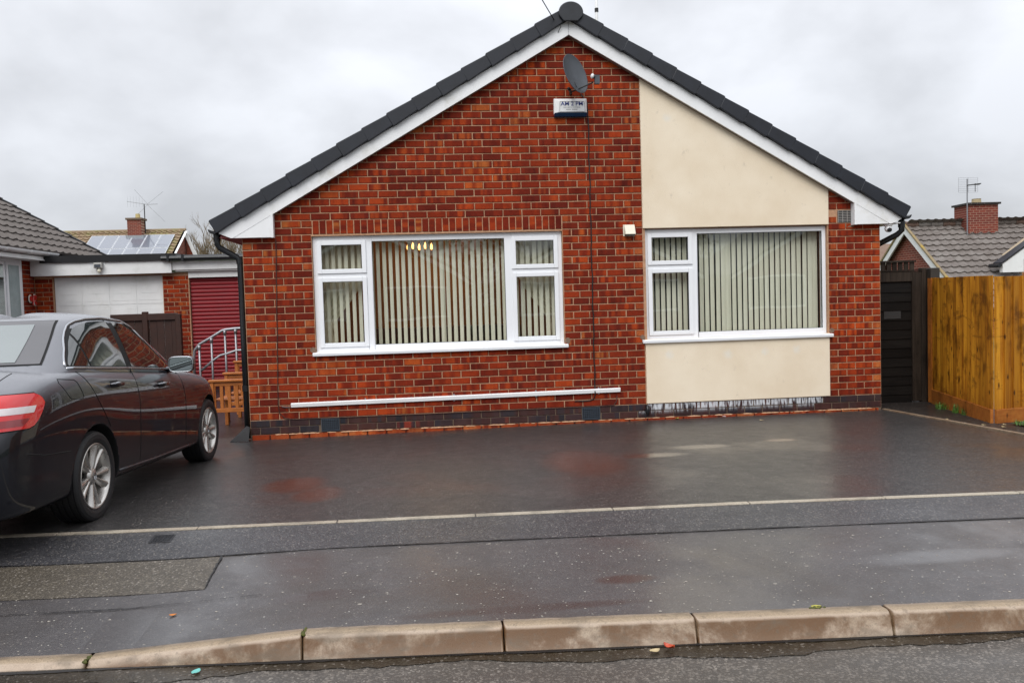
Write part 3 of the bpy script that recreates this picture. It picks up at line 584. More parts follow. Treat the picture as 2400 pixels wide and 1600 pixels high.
def window_frame(x0, x1, z0, z1, lights, front):
    mb = MB(); bk = front + 0.07; xs = sorted({x0, x1, *[l[0] for l in lights], *[l[1] for l in lights]})
    # build bars as the complement of the lights in a coarse grid
    zs = sorted({z0, z1, *[l[2] for l in lights], *[l[3] for l in lights]})
    for i in range(len(xs) - 1):
        j = 0
        while j < len(zs) - 1:
            def solid(jj):
                cx = (xs[i] + xs[i + 1]) / 2; cz = (zs[jj] + zs[jj + 1]) / 2
                return not any(l[0] < cx < l[1] and l[2] < cz < l[3] for l in lights)
            if solid(j):
                k = j
                while k + 1 < len(zs) - 1 and solid(k + 1): k += 1
                mb.box(xs[i], xs[i + 1], front, bk, zs[j], zs[k + 1]); j = k + 1
            else: j += 1
    bm = bmesh.new(); me = mb.mesh('f', M_UPVC); bm.from_mesh(me); bmesh.ops.remove_doubles(bm, verts=bm.verts, dist=1e-5)
    seen = {}
    for f in list(bm.faces):
        kf = tuple(sorted(v.index for v in f.verts)); seen.setdefault(kf, []).append(f)
    dele = [f for v in seen.values() if len(v) > 1 for f in v]; bmesh.ops.delete(bm, geom=dele, context='FACES')
    bmesh.ops.dissolve_limit(bm, angle_limit=0.01, verts=bm.verts, edges=bm.edges)
    bmesh.ops.recalc_face_normals(bm, faces=bm.faces); bm.to_mesh(me); bm.free(); return me
window('left_window', 'wide white window with two small lights either side under the soldier bricks', (0.803, 3.797), (0.783, 2.157),
       [(0.852, 1.428, 1.715, 2.105, 'sash'), (0.852, 1.428, 0.835, 1.668, 'sash'), (1.498, 3.092, 0.850, 2.090, 'fixed'), (3.178, 3.748, 1.715, 2.105, 'sash'), (3.178, 3.748, 0.835, 1.668, 'sash')], (0.765, 3.835, 0.778))
window('right_window', 'white window with large fixed pane set in the cream render', (4.832, 7.168), (0.805, 2.150),
       [(4.868, 5.435, 1.715, 2.105, 'sash'), (4.868, 5.435, 0.845, 1.668, 'sash'), (5.500, 7.120, 0.868, 2.092, 'fixed')], (4.765, 7.215, 0.792))

for i, (x0, x1, z0, z1) in enumerate(((0.735, 0.800, 0.782, 0.85), (3.80, 3.87, 0.782, 0.86), (4.74, 4.80, 0.80, 0.86), (7.182, 7.245, 0.80, 0.865))):
    mb = MB(); rr = random.Random(i); cx, cz = (x0 + x1) / 2, (z0 + z1) / 2
    mb.prism([(cx + (x1 - x0) / 2 * math.cos(a) * rr.uniform(.8, 1.25), cz + (z1 - z0) / 2 * math.sin(a) * rr.uniform(.8, 1.2)) for a in [2 * PI * k / 9 for k in range(9)]], -0.011, -0.0005)
    obj('cement_patch', mb, mortar_mat('patch_cement_%d' % i, (0.20, 0.13, 0.09)), house, bevel=0.002)
# ---- verge: bargeboards, boxes, caps, ridge end
def mirror_x(poly): return [(2 * XA - x, z) for x, z in poly]
bb = [(-0.235, 2.226), (-0.235, 2.205), (-0.105, 2.152), (-0.078, 2.152), (XA - 0.002, z_low(XA)), (XA - 0.002, z_low(XA) + 0.165)]
for s in (0, 1):
    poly = bb if s == 0 else mirror_x(bb)
    obj('bargeboard', MB().prism(poly, -0.10, -0.078), M_UPVC2, house)
    tri = [(-0.072, 2.1525), (0.37, 2.1525), (0.37, 2.412)]; obj('soffit_box', MB().prism(tri if s == 0 else mirror_x(tri), -0.097, -0.004), M_UPVC2, house)
    ed = MB(); x_ = (0.355, 0.382) if s == 0 else (2 * XA - 0.382, 2 * XA - 0.355); ed.box(x_[0], x_[1], -0.1035, -0.010, 2.149, 2.424); obj('box_trim', ed, M_UPVC2, house)
    # underside of the verge
    u0 = (0.37, 2.412); pts = [(0.372, 2.4135), (XA, z_low(XA) + 0.0), (XA, z_low(XA) + 0.012), (0.372, 2.4255)]
    obj('verge_soffit', MB().prism(pts if s == 0 else mirror_x(pts), -0.0775, -0.012), M_BROWNSOF, house)
    # eave soffit, fascia and gutter along the side
    e = MB(); e.box(*( (-0.235, 0.0) if s == 0 else (XRr, 2 * XA + 0.235) ), -0.076, 9, 2.153, 2.166); obj('eave_soffit', e, M_MAROON_REFLECT if s == 0 else M_UPVC2, house)
    gx = -0.295 if s == 0 else 2 * XA + 0.295
    g = MB(); pr = [(gx + 0.058 * math.cos(a), 2.255 + 0.055 * math.sin(a)) for a in [PI + PI * i / 10 for i in range(11)]] + [(gx + 0.052, 2.255), (gx + 0.05 * math.cos(PI / 3), 2.235), (gx - 0.04, 2.235), (gx - 0.052, 2.255)]
    g.prism(pr, -0.13, 9.0); obj('gutter', g, M_BLACKP, house)
cs, sn = math.cos(math.atan(TAN)), math.sin(math.atan(TAN))
capprof = [(0.0, -0.006), (0.016, -0.012), (0.345, 0.004), (0.352, 0.142), (0.016, 0.158), (0.0, 0.148)]
x_e = -0.262
for s in (0, 1):
    for i in range(14):
        s0 = i * 0.342; last = i == 13
        poly = []
        for (a, n) in capprof:
            a2 = (s0 + a) if not last else s0 + a * 0.99
            x = x_e + a2 * cs - n * sn; z = 2.215 + a2 * sn + n * cs; poly.append((x if s == 0 else 2 * XA - x, z))
        obj('verge_tile', MB().prism(poly, -0.150 - 0.004 * (i % 2), 0.22), M_SLATE, house, bevel=0.007, seg=2)
    # the roof slope behind the verge tiles
    mb = MB()
    for i in range(14):
        s0 = i * 0.342; P_ = []
        for (a, n) in ((0.0, 0.10), (0.36, 0.088), (0.36, 0.125), (0.0, 0.147)):
            x = x_e + (s0 + a) * cs - n * sn; z = 2.215 + (s0 + a) * sn + n * cs; P_.append((x if s == 0 else 2 * XA - x, z))
        mb.prism(P_, 0.222, 9.1)
    obj('roof_tiles', mb, M_SLATE, house, kind='stuff')
disc = [(0.148 * math.cos(a), 0.125 * math.sin(a)) for a in [R(-25) + (R(230)) * i / 22 for i in range(23)]]
disc = [(XA + 0.02 + x, 4.715 + z) for x, z in disc] + [(XA - 0.07, 4.61), (XA + 0.10, 4.61)]
obj('ridge_end_cap', MB().prism(disc, -0.185, -0.155), M_SLATE_EDGE, house, bevel=0.010, seg=2)
disc2 = [(XA + 0.02 + 0.132 * math.cos(a), 4.70 + 0.115 * math.sin(a)) for a in [PI * i / 16 for i in range(17)]]
obj('ridge_tile', MB().prism(disc2, -0.154, 9.0), M_SLATE, house)
# downpipes
mb = MB(); mb.tube([(-0.285, 0.0, 2.22), (-0.285, 0.0, 2.09), (-0.262, 0.015, 2.05), (-0.075, 0.05, 1.935), (-0.047, 0.055, 1.89), (-0.047, 0.055, 1.0), (-0.047, 0.055, -0.215)], 0.034, 14)
obj('downpipe', mb, M_BLACKP, house, smooth=True)
for z in (1.86, 0.35): obj('pipe_socket', MB().lathe([(0.041, 0), (0.041, 0.07)], 16, Matrix.Translation((-0.047, 0.055, z))), M_BLACKP, house)
obj('pipe_socket', MB().lathe([(0.041, 0), (0.041, 0.075)], 16, Matrix.Translation((-0.285, 0.0, 2.13))), M_BLACKP, house)
mb = MB(); mb.tube([(8.155, 0.0, 2.22), (8.155, 0.0, 2.07), (8.12, 0.05, 2.02), (7.96, 0.2, 1.915), (7.91, 0.26, 1.86), (7.91, 0.27, 1.0), (7.91, 0.27, -0.2)], 0.036, 14)
obj('downpipe', mb, M_BLACKP, house, smooth=True)
obj('pipe_socket', MB().lathe([(0.043, 0), (0.043, 0.075)], 16, Matrix.Translation((8.155, 0.0, 2.11))), M_BLACKP, house)
# cover at the foot of the left downpipe
mb = MB(); mb.prism([(-0.20, -0.215), (0.02, -0.215), (0.02, -0.06)], -0.09, -0.055); mb.prism([(-0.20, -0.215), (0.02, -0.215), (0.02, -0.06)], 0.02, 0.0)
mb = MB().add([(-0.225, -0.10, -0.226), (0.0, -0.14, -0.226), (0.0, -0.04, -0.07), (-0.05, 0.02, -0.06), (-0.20, 0.10, -0.226)], [(0, 1, 2, 3), (0, 3, 4)])
obj('gully_cover', mb, plain('gully_black', (0.012, 0.011, 0.012), 0.75), house)
# air bricks in the plinth
for (x0, x1) in ((0.828, 1.042), (3.988, 4.212)):
    t_ = MB(); z0, z1 = -0.160, -0.010; t_.box(x0, x1, -0.010, 0.01, z0, z1)
    o = obj('air_brick', t_, M_BLACKP, house, label='black plastic air brick grille in the dark plinth courses'); m2 = MB()
    for i in range(8): x = lerp(x0 + 0.03, x1 - 0.03, i / 7); m2.box(x - 0.004, x + 0.004, -0.020, -0.0095, z0 + 0.012, z1 - 0.012)
    for i in range(6): z = lerp(z0 + 0.02, z1 - 0.02, i / 5); m2.box(x0 + 0.018, x1 - 0.018, -0.0240, -0.0205, z - 0.004, z + 0.004)
    m2.box(x0, x0 + 0.012, -0.02, -0.0095, z0, z1); m2.box(x1 - 0.012, x1, -0.02, -0.0095, z0, z1); m2.box(x0 + 0.012, x1 - 0.012, -0.02, -0.0095, z1 - 0.01, z1); m2.box(x0 + 0.012, x1 - 0.012, -0.026, -0.0095, z0, z0 + 0.01)
    obj('grille', m2, plain('airbrick_blue_grey', (0.035, 0.045, 0.06), 0.35), o)
# terracotta vent near the right eave
v_ = obj('wall_vent', MB().box(7.305, 7.495, -0.004, 0.01, 2.185, 2.338), M_GASKET, house, label='grey louvred wall vent beside the right soffit box'); m2 = MB()
for i in range(7): z = lerp(2.20, 2.326, i / 6); m2.box(7.31, 7.49, -0.012, -0.0035, z - 0.0035, z + 0.0035)
for i in range(4): x = lerp(7.31, 7.49, i / 3); m2.box(x - 0.003, x + 0.003, -0.0125, -0.0035, 2.187, 2.336)
obj('vent_slats', m2, plain('vent_metal', (0.30, 0.28, 0.26), 0.5), v_)
obj('vent_cement', MB().box(7.30, 7.52, -0.006, 0.003, 2.125, 2.183), mortar_mat('vent_cement', (0.22, 0.13, 0.08)), house)

# chimney stack far behind the ridge, only its mossy top shows
ch = obj('chimney', MB().box(4.55, 5.33, 5.0, 5.6, 3.6, 6.2), M_FB, house); obj('chimney_pot', MB().lathe([(0.11, 6.2), (0.09, 6.47)], 14, Matrix.Translation((5.23, 5.25, 0))), plain('mossy_pot', (0.22, 0.18, 0.03), 0.8, 0.4, 14), house)
ap = thing('aerial_mast', 'white television aerial mast with a black band rising above the ridge', 'aerial', (5.39, 5.2, 4.3))
obj('mast', MB().tube([(0, 0, 0), (0, 0, 4.2)], 0.028, 10), M_WHITEP, ap, smooth=True)
obj('clamp_band', MB().tube([(0, 0, 2.27), (0, 0, 2.34)], 0.036, 10), M_CABLE, ap)

# ------------------------------------------------------------------ fittings on the front wall
# satellite dish
dish = thing('satellite_dish', 'dark grey oval satellite dish on brick gable near the apex', 'satellite dish')
axis = Vector((0.64, -0.70, 0.26)).normalized(); ctr = Vector((3.93, -0.30, 3.945))
q = axis.to_track_quat('Z', 'Y').to_matrix().to_4x4(); Mx = Matrix.Translation(ctr) @ q @ Matrix.Rotation(R(90), 4, 'Z') if False else Matrix.Translation(ctr) @ q
up_ = (q.inverted() @ Vector((0, 0, 1))); ang = math.atan2(up_.x, up_.y)
Mx = Mx @ Matrix.Rotation(-ang, 4, 'Z')
mb = MB(); prof = [(0.001, 0.0), (0.07, 0.003), (0.14, 0.013), (0.2, 0.027), (0.24, 0.042), (0.248, 0.046), (0.25, 0.040), (0.2, 0.020), (0.1, -0.002), (0.001, -0.006)]
vs = []; seg = 40
for r_, h in prof:
    for j in range(seg):
        a = 2 * PI * j / seg; vs.append(Mx @ Vector((r_ * 0.86 * math.cos(a), r_ * 0.98 * math.sin(a), h)))
mb.add(vs, [(i * seg + j, i * seg + (j + 1) % seg, (i + 1) * seg + (j + 1) % seg, (i + 1) * seg + j) for i in range(len(prof) - 1) for j in range(seg)])
obj('reflector', mb, M_DARKGREY, dish, smooth=True)
mb = MB(); lnbp = Vector((4.165, -0.42, 3.885)); low = ctr - (Mx.to_3x3() @ Vector((0, 0.22, 0))) + axis * 0.03
low = Vector((3.955, -0.33, 3.765))
mb.tube([Vector((3.90, -0.27, 3.755)), low, lnbp + Vector((-0.02, 0, -0.055))], 0.009, 8); mb.tube([low + Vector((0.02, -0.02, 0)), low + Vector((-0.02, -0.04, 0.085))], 0.004, 6)
mb.tube([(3.88, -0.27, 3.80), (3.93, -0.13, 3.80), (3.95, 0.0, 3.80)], 0.018, 8); obj('arm', mb, M_CABLE, dish, smooth=True)
mb = MB(); mb.tube([lnbp + Vector((-0.035, -0.01, 0.015)), lnbp + Vector((0.04, 0.012, 0.0))], 0.024, 12); mb.box(lnbp.x + 0.0, lnbp.x + 0.055, lnbp.y - 0.02, lnbp.y + 0.03, lnbp.z - 0.075, lnbp.z + 0.025)
obj('lnb', mb, M_DARKGREY, dish); obj('lnb_cap', MB().lathe([(0.0, 0.014), (0.018, 0.01), (0.028, 0.0), (0.028, -0.012)], 14, Matrix.Translation(lnbp + Vector((-0.035, -0.01, 0.015))) @ Vector((-1, -0.25, 0.1)).to_track_quat('Z', 'Y').to_matrix().to_4x4()), M_WHITEP, dish, smooth=True)
# alarm box
al = thing('alarm_box', 'white burglar alarm box with blue base below the satellite dish', 'alarm box')
x0, x1, z0, z1 = 3.735, 4.135, 3.555, 3.735; mb = MB()
o0 = [(x0, 0, z0), (x1, 0, z0), (x1, 0, z1), (x0, 0, z1)]; o1 = [(x0, -0.05, z0), (x1, -0.05, z0), (x1, -0.05, z1), (x0, -0.05, z1)]
o2 = [(x0 + 0.045, -0.085, z0 + 0.012), (x1 - 0.025, -0.085, z0 + 0.012), (x1 - 0.035, -0.085, z1 - 0.035), (x0 + 0.06, -0.085, z1 - 0.035)]
mb.add(o0 + o1 + o2, [(0, 1, 5, 4), (1, 2, 6, 5), (2, 3, 7, 6), (3, 0, 4, 7), (4, 5, 9, 8), (5, 6, 10, 9), (6, 7, 11, 10), (7, 4, 8, 11), (8, 9, 10, 11)])
obj('cover', mb, M_WHITEP, al, bevel=0.004, seg=2)
obj('blue_base', MB().prism([(-0.085, z0 + 0.006), (-0.052, z0 - 0.032), (0, z0 - 0.035), (0, z0 - 0.002), (-0.05, z0 - 0.002)], x0 + 0.004, x1 - 0.004, 'x'), plain('blue_plastic', (0.005, 0.035, 0.10), 0.25), al)
def text(body, size, cx, y, cz, mat, parent, bold=0.0, sx=1.0):
    cu = bpy.data.curves.new('text', 'FONT'); cu.body = body; cu.size = size; cu.align_x = 'CENTER'; cu.align_y = 'CENTER'; cu.offset = bold; cu.extrude = 0.0004; cu.resolution_u = 2
    ob = bpy.data.objects.new('tmp', cu); COL.objects.link(ob); bpy.context.view_layer.update()
    me = bpy.data.meshes.new_from_object(ob.evaluated_get(bpy.context.evaluated_depsgraph_get())); bpy.data.objects.remove(ob)
    for v in me.vertices: v.co = Vector((v.co.x * sx + cx, y - v.co.z, v.co.y + cz))
    me.materials.clear(); me.materials.append(mat); return obj('lettering', me, None, parent)
M_BLUE = plain('alarm_blue', (0.012, 0.03, 0.22), 0.4); M_GREYT = plain('alarm_grey', (0.28, 0.28, 0.28), 0.5)
text('AM 2 PM', 0.064, 3.948, -0.0862, 3.664, M_BLUE, al, 0.0009, 1.12); text('SECURITY SYSTEMS', 0.021, 3.945, -0.0862, 3.622, M_GREYT, al, 0, 1.15)
mb = MB()
for i in range(12):
    if i != 5: mb.box(3.878 + i * 0.0115, 3.886 + i * 0.0115, -0.0865, -0.0858, 3.593, 3.603)
obj('number_line', mb, M_GREYT, al)
mb = MB(); a, b, c, d = (3.797, 3.572), (4.108, 3.572), (4.096, 3.692), (3.806, 3.692)
for p, q_ in ((a, b), (b, c), (c, d), (d, a)): mb.tube([(p[0], -0.0858, p[1]), (q_[0], -0.0858, q_[1])], 0.0016, 4)
obj('border_line', mb, M_CABLE, al)
# cables
mb = MB(); pts = [(4.07, -0.02, 3.80), (4.145, -0.012, 3.70), (4.155, -0.012, 3.5)]
for i in range(40): z = 3.45 - i * 0.083; pts.append((4.155 + 0.004 * math.sin(i * 0.9) + 0.004 * math.sin(i * 2.3), -0.013, z))
pts += [(4.15, -0.03, 0.20), (4.15, -0.05, 0.165), (4.15, -0.03, 0.13), (4.135, -0.013, 0.09), (4.08, -0.012, 0.072), (3.90, -0.012, 0.070)]
obj('black_cable', mb.tube(pts, 0.0075, 6), M_CABLE, smooth=True, label='black cable running down the brick wall from the alarm box', cat='cable')
mb = MB(); pts = [(0.39, -0.012, 2.14)] + [(0.388 - i * 0.0035 + 0.002 * math.sin(i * 1.7), -0.0115, 2.06 - i * 0.12) for i in range(16)] + [(0.335, -0.012, 0.18), (0.345, -0.012, 0.08), (0.40, -0.012, 0.018), (0.50, -0.012, -0.002), (2.0, -0.015, -0.005), (3.6, -0.015, -0.002), (4.38, -0.015, 0.0), (4.42, -0.014, 0.05), (4.43, -0.012, 0.12)]
obj('brown_cable', mb.tube(pts, 0.0055, 6), M_CABLEB, smooth=True, label='thin brown cable clipped down the left brickwork and along the plinth', cat='cable')
# white trunking
tr = thing('cable_trunking', 'long white plastic trunking fixed level across the brick below windows', 'trunking')
mb = MB(); mb.add([(x, y, z) for x, zc in ((0.485, 0.168), (4.47, 0.192)) for y, z in ((-0.035, zc - 0.026), (-0.042, zc + 0.018), (-0.036, zc + 0.026), (0, zc + 0.026), (0, zc - 0.026))], [(0, 1, 6, 5), (1, 2, 7, 6), (2, 3, 8, 7), (3, 4, 9, 8), (4, 0, 5, 9), (0, 4, 3, 2, 1), (5, 6, 7, 8, 9)])
obj('channel', mb, M_WHITEP, tr, bevel=0.003)
for i, x in enumerate((1.36, 2.42, 3.42, 4.2)):
    zc = lerp(0.168, 0.192, (x - 0.485) / 3.985)
    obj('fixing_lug', MB().lathe([(0.011, 0), (0.011, 0.012), (0.002, 0.014)], 10, Matrix.Translation((x, -0.008, zc + 0.033)) @ Matrix.Rotation(R(90), 4, 'X')), M_GALV, tr)
    if i: obj('fixing_lug', MB().lathe([(0.011, 0), (0.011, 0.012), (0.002, 0.014)], 10, Matrix.Translation((x, -0.008, zc - 0.033)) @ Matrix.Rotation(R(90), 4, 'X')), M_GALV, tr)
obj('cable_tail', MB().tube([(0.49, -0.02, 0.145), (0.42, -0.018, 0.145), (0.385, -0.015, 0.152), (0.375, -0.012, 0.165)], 0.006, 6), plain('grey_cable', (0.12, 0.09, 0.09), 0.4), tr, smooth=True)
# cream extractor cowl on the pillar
cw = thing('extractor_cowl', 'small square cream extractor cowl on the brick pillar between windows', 'vent cover')
obj('cowl_plate', MB().box(4.555, 4.70, -0.014, 0.0, 2.075, 2.215), M_CREAMP, cw, bevel=0.003)
obj('cowl_hood', MB().prism([(-0.015, 2.212), (-0.030, 2.212), (-0.085, 2.102), (-0.085, 2.092), (-0.015, 2.092)], 4.568, 4.695, 'x'), M_CREAMP, cw, bevel=0.003)
obj('cowl_shadow_gap', MB().box(4.572, 4.690, -0.076, -0.016, 2.082, 2.0915), M_GASKET, cw)
# security camera under right soffit
sc2 = thing('security_camera', 'white dome security camera hanging under the right soffit', 'camera', (7.955, -0.03, 2.150))
obj('camera_base', MB().lathe([(0.052, 0), (0.052, -0.022), (0.040, -0.03)], 18), M_WHITEP, sc2, smooth=True)
Mq = Matrix.Translation((0, -0.005, -0.058))
obj('camera_ball', MB().lathe([(0.001, 0.045), (0.02, 0.040), (0.036, 0.026), (0.045, 0.0), (0.036, -0.027), (0.02, -0.040), (0.001, -0.045)], 18, Mq), M_WHITEP, sc2, smooth=True)
obj('camera_lens', MB().lathe([(0.029, 0), (0.029, 0.012), (0.020, 0.016), (0.001, 0.017)], 16, Matrix.Translation((0, -0.034, -0.073)) @ Vector((-0.35, -0.9, -0.35)).to_track_quat('Z', 'Y').to_matrix().to_4x4()), M_GASKET, sc2, smooth=True)
# overflow stub at the plinth
ov = thing('overflow_pipe', 'short black waste pipe stub at the foot of the brick pillar', 'pipe')
obj('pipe_body', MB().tube([(4.80, 0, -0.02), (4.80, -0.05, -0.02), (4.80, -0.055, -0.08), (4.80, -0.055, -0.13)], 0.018, 10), M_BLACKP, ov, smooth=True)
obj('pipe_clip', MB().box(4.772, 4.828, -0.078, 0.0, -0.085, -0.062), M_BLACKP, ov)
# telephone wire from the apex
mb = MB(); A_ = Vector((3.77, -0.11, 4.62)); Bw = Vector((-4.0, -16, 10.2)); pts = []
for i in range(25): t = i / 24; p = A_.lerp(Bw, t); p.z -= 1.0 * 4 * t * (1 - t) * 0.5; pts.append(p)
mb.tube(pts, 0.006, 5); mb.tube([pts[0], (3.80, -0.13, 4.60), (3.83, -0.14, 4.56), (3.80, -0.104, 4.50)], 0.004, 5)
obj('telephone_wire', mb, M_CABLE, label='thin telephone wire running up and left from the gable apex', cat='wire')

# ------------------------------------------------------------------ rooms behind the windows
room = thing('front_room', 'brown papered room interior behind the front windows', 'room', kind='structure')
t = NT('room_wallpaper'); p = t.pos(); t.set('Base Color', t.ramp(t.noise(p, 3, 4), [(0.3, (0.20, 0.085, 0.025)), (0.7, (0.28, 0.13, 0.04))])); t.set('Roughness', 0.8); M_WP = t.m
M_DKWALL = plain('dark_room_wall', (0.10, 0.10, 0.085), 0.8); M_CARPET = plain('carpet', (0.05, 0.03, 0.02), 0.9); M_CEIL = plain('ceiling_paint', (0.5, 0.48, 0.42), 0.8)
def room_box(x0, x1, wm):
    mb = MB(); y0, y1, z0, z1 = 0.245, 3.8, -0.05, 2.35
    mb.add([(x0, y1, z0), (x1, y1, z0), (x1, y1, z1), (x0, y1, z1), (x0, y0, z0), (x1, y0, z0), (x1, y0, z1), (x0, y0, z1)], [(0, 1, 2, 3)], 0)
    mb.add([(x0, y0, z0), (x0, y1, z0), (x0, y1, z1), (x0, y0, z1)], [(0, 1, 2, 3)], 0); mb.add([(x1, y0, z0), (x1, y1, z0), (x1, y1, z1), (x1, y0, z1)], [(0, 1, 2, 3)], 0)
    mb.add([(x0, y0, z0), (x1, y0, z0), (x1, y1, z0), (x0, y1, z0)], [(0, 1, 2, 3)], 1); mb.add([(x0, y0, z1), (x1, y0, z1), (x1, y1, z1), (x0, y1, z1)], [(0, 1, 2, 3)], 2)
    return obj('room_shell', mb, [wm, M_CARPET, M_CEIL], room, recalc=False)
room_box(0.26, 4.4, M_WP); room_box(4.42, 7.6, M_DKWALL)
# dark furniture against the back of the left room
sb = thing('sideboard', 'dark sideboard inside the left room behind the blinds', 'sideboard', (2.0, 3.2, -0.05))
obj('carcass', MB().box(-0.9, 1.6, 0, 0.5, 0.12, 1.0), plain('dark_wood', (0.03, 0.014, 0.008), 0.4), sb, bevel=0.01)
for x in (-0.8, 1.5): obj('leg', MB().box(x - 0.03, x + 0.03, 0.1, 0.16, 0, 0.12), plain('dark_wood', (0.03, 0.014, 0.008)), sb)
t = NT('blind_fabric'); p = t.pos(); t.set('Base Color', t.ramp(t.noise(t.mul(p, (1, 1, 0.2)), 9, 3), [(0.3, (0.62, 0.60, 0.47)), (0.7, (0.72, 0.70, 0.57))])); t.set('Roughness', 0.8); M_BLIND = t.m
M_CURT = plain('cream_curtain', (0.66, 0.61, 0.46), 0.85, 0.12, 12)
def blinds(label, xs, z0, z1, ang, y=0.19, wd=0.089):
    th = thing('vertical_blind', label, 'blind'); me = None; mb = MB(); P = []
    for zz in np.linspace(z0, z1, 5):
        P.append([(wd * (u - 0.5), 0.006 * math.cos((u - 0.5) * PI), zz) for u in (0, 0.17, 0.33, 0.5, 0.67, 0.83, 1)])
    mb.grid(P); me = mb.mesh('louvre', M_BLIND, True, recalc=False)
    for x in xs:
        o = bpy.data.objects.new('louvre', me); COL.objects.link(o); o.parent = th; o.location = (x, y, 0); o.rotation_euler = (0, random.uniform(-0.002, 0.002), ang + random.uniform(-0.05, 0.05))
    obj('headrail', MB().box(xs[0] - 0.06, xs[-1] + 0.06, y - 0.02, y + 0.02, z1, z1 + 0.03), M_WHITEP, th); return th
blinds('open cream vertical blind louvres behind the left window', [0.87 + i * 0.0765 for i in range(38)] + [2.335], 0.80, 2.14, R(-32), wd=0.054)
blinds('more closed greyish cream vertical blind behind the right window', [4.88 + i * 0.0715 for i in range(32)] + [5.93, 7.08], 0.82, 2.14, R(-28), wd=0.051)
# curtains swept to the sides of the left window
def curtain(label, xa, xb, dirn):
    mb = MB(); P = []
    for i in range(15):
        tz = i / 14; z = lerp(0.55, 2.2, tz); sweep = 1 - 0.55 * math.exp(-((z - 1.0) / 0.45) ** 2); row = []
        for j in range(41):
            u = j / 40; x = xa + (xb - xa) * u * sweep; row.append((x, 0.30 + 0.022 * math.sin(u * 34 + z * 0.7) + 0.02 * math.sin(u * 11), z))
        P.append(row)
    mb.grid(P); o = obj('curtain', mb, M_CURT, smooth=True, recalc=False, label=label, cat='curtain'); return o
curtain('cream curtain swept to the left side of the left window', 0.62, 1.42, 1); curtain('cream curtain swept to the right side of the left window', 3.98, 3.22, -1)
# chandelier
cd = thing('chandelier', 'lit five-bulb candle chandelier seen through the left window', 'chandelier', (2.10, 0.50, 1.995))
M_BULB = bpy.data.materials.new('lit_bulb'); M_BULB.use_nodes = True; bn = M_BULB.node_tree.nodes['Principled BSDF']; bn.inputs['Emission Color'].default_value = (1.0, 0.50, 0.13, 1); bn.inputs['Emission Strength'].default_value = 3.2
M_BRASS = plain('brass', (0.55, 0.33, 0.10), 0.3, metal=0.9)
for i, (dx, dy) in enumerate(((-0.182, 0.02), (-0.118, -0.14), (-0.042, 0.10), (0.035, -0.12), (0.112, 0.05))):
    b = obj('bulb', MB().lathe([(0.001, 0.075), (0.008, 0.06), (0.017, 0.03), (0.015, 0.005), (0.008, -0.01)], 12, Matrix.Translation((dx, dy, 0.02))), M_BULB, cd, smooth=True)
    obj('candle_arm', MB().tube([(dx, dy, 0.012), (dx, dy, -0.045), (dx * 0.6, dy * 0.6, -0.09), (0, 0, -0.06)], [0.010, 0.010, 0.006, 0.006], 8), M_BRASS, cd, smooth=True)
obj('stem', MB().tube([(0, 0, -0.09), (0, 0, 0.36)], 0.008, 8), M_BRASS, cd)
pl = bpy.data.lights.new('chandelier_light', 'POINT'); pl.energy = 20; pl.color = (1, 0.62, 0.28); pl.shadow_soft_size = 0.6; po = bpy.data.objects.new('chandelier_light', pl); COL.objects.link(po); po.parent = cd; po.location = (0.2, 2.2, 0.0)

# ------------------------------------------------------------------ garages and the neighbour on the left
M_WHITEPAINT = plain('white_fascia_paint', (0.74, 0.74, 0.73), 0.45, 0.05, 3, dirt=(0.60, 0.60, 0.57))
M_FELT = plain('black_roof_edge', (0.008, 0.008, 0.009), 0.4)
GY = 6.5
gar = thing('left_garage', 'flat-roofed garage with white panelled door and deep white fascia', 'garage')
obj('fascia', MB().box(-5.28, -2.72, GY - 0.16, GY - 0.13, 2.062, 2.385), M_WHITEPAINT, gar)
obj('roof_edge_trim', MB().box(-5.09, -2.62, GY - 0.20, GY + 6, 2.300, 2.43), M_FELT, gar)
obj('soffit', MB().box(-5.28, -2.72, GY - 0.13, GY + 0.0, 2.062, 2.075), M_WHITEPAINT, gar)
gw = MB(); gw.box(-5.29, -4.955, GY, GY + 0.22, -0.3, 2.07); gw.box(-2.945, -2.46, GY, GY + 0.22, -0.3, 2.07); gw.box(-4.955, -2.945, GY, GY + 0.2, 2.035, 2.07); gw.box(-5.29, -5.1, GY + 0.22, GY + 6, -0.3, 2.3)
obj('wall', gw, M_MO, gar)
def brick_block(x0, x1, z0, z1, mat):
    r_ = []
    for k in range(int(math.floor(z0 / BH)), int(z1 / BH) + 1):
        if (k + 1) * BH > z1 + 0.02: break
        for a, b in row_cells(x0, x1, k % 2): r_.append(((a + b) / 2, (k + 0.5) * BH, b - a - J, BH - J, mat))
    return r_
bricks_out(brick_block(-5.285, -4.96, -0.17, 2.05, M_BR) + brick_block(-2.94, -2.462, -0.17, 2.05, M_BR), gar, 250, Matrix.Translation((0, GY, 0)))
dw = obj('garage_door', MB().box(-4.95, -2.95, GY + 0.06, GY + 0.10, -0.25, 2.035), M_WHITEPAINT, gar, label='white panelled sectional garage door')
for c in range(4):
    xa = -4.95 + c * 0.5
    for r_ in range(4):
        z1_ = 2.03 - r_ * 0.545; a, b = xa + 0.045, xa + 0.455
        m2 = MB(); m2.box(xa + 0.006, xa + 0.494, GY + 0.052, GY + 0.0605, z1_ - 0.539, z1_ - 0.001); m2.box(a, b, GY + 0.0495, GY + 0.0525, z1_ - 0.47, z1_ - 0.07)
        for zz in (0.30,): m2.box(a + 0.05, b - 0.05, GY + 0.0465, GY + 0.050, z1_ - zz - 0.03, z1_ - zz + 0.09)
        obj('door_panel', m2, M_WHITEPAINT, dw, bevel=0.002)
fl = thing('flood_light', 'small grey floodlight with sensor on the white garage fascia', 'light', (-4.03, GY - 0.16, 2.19))
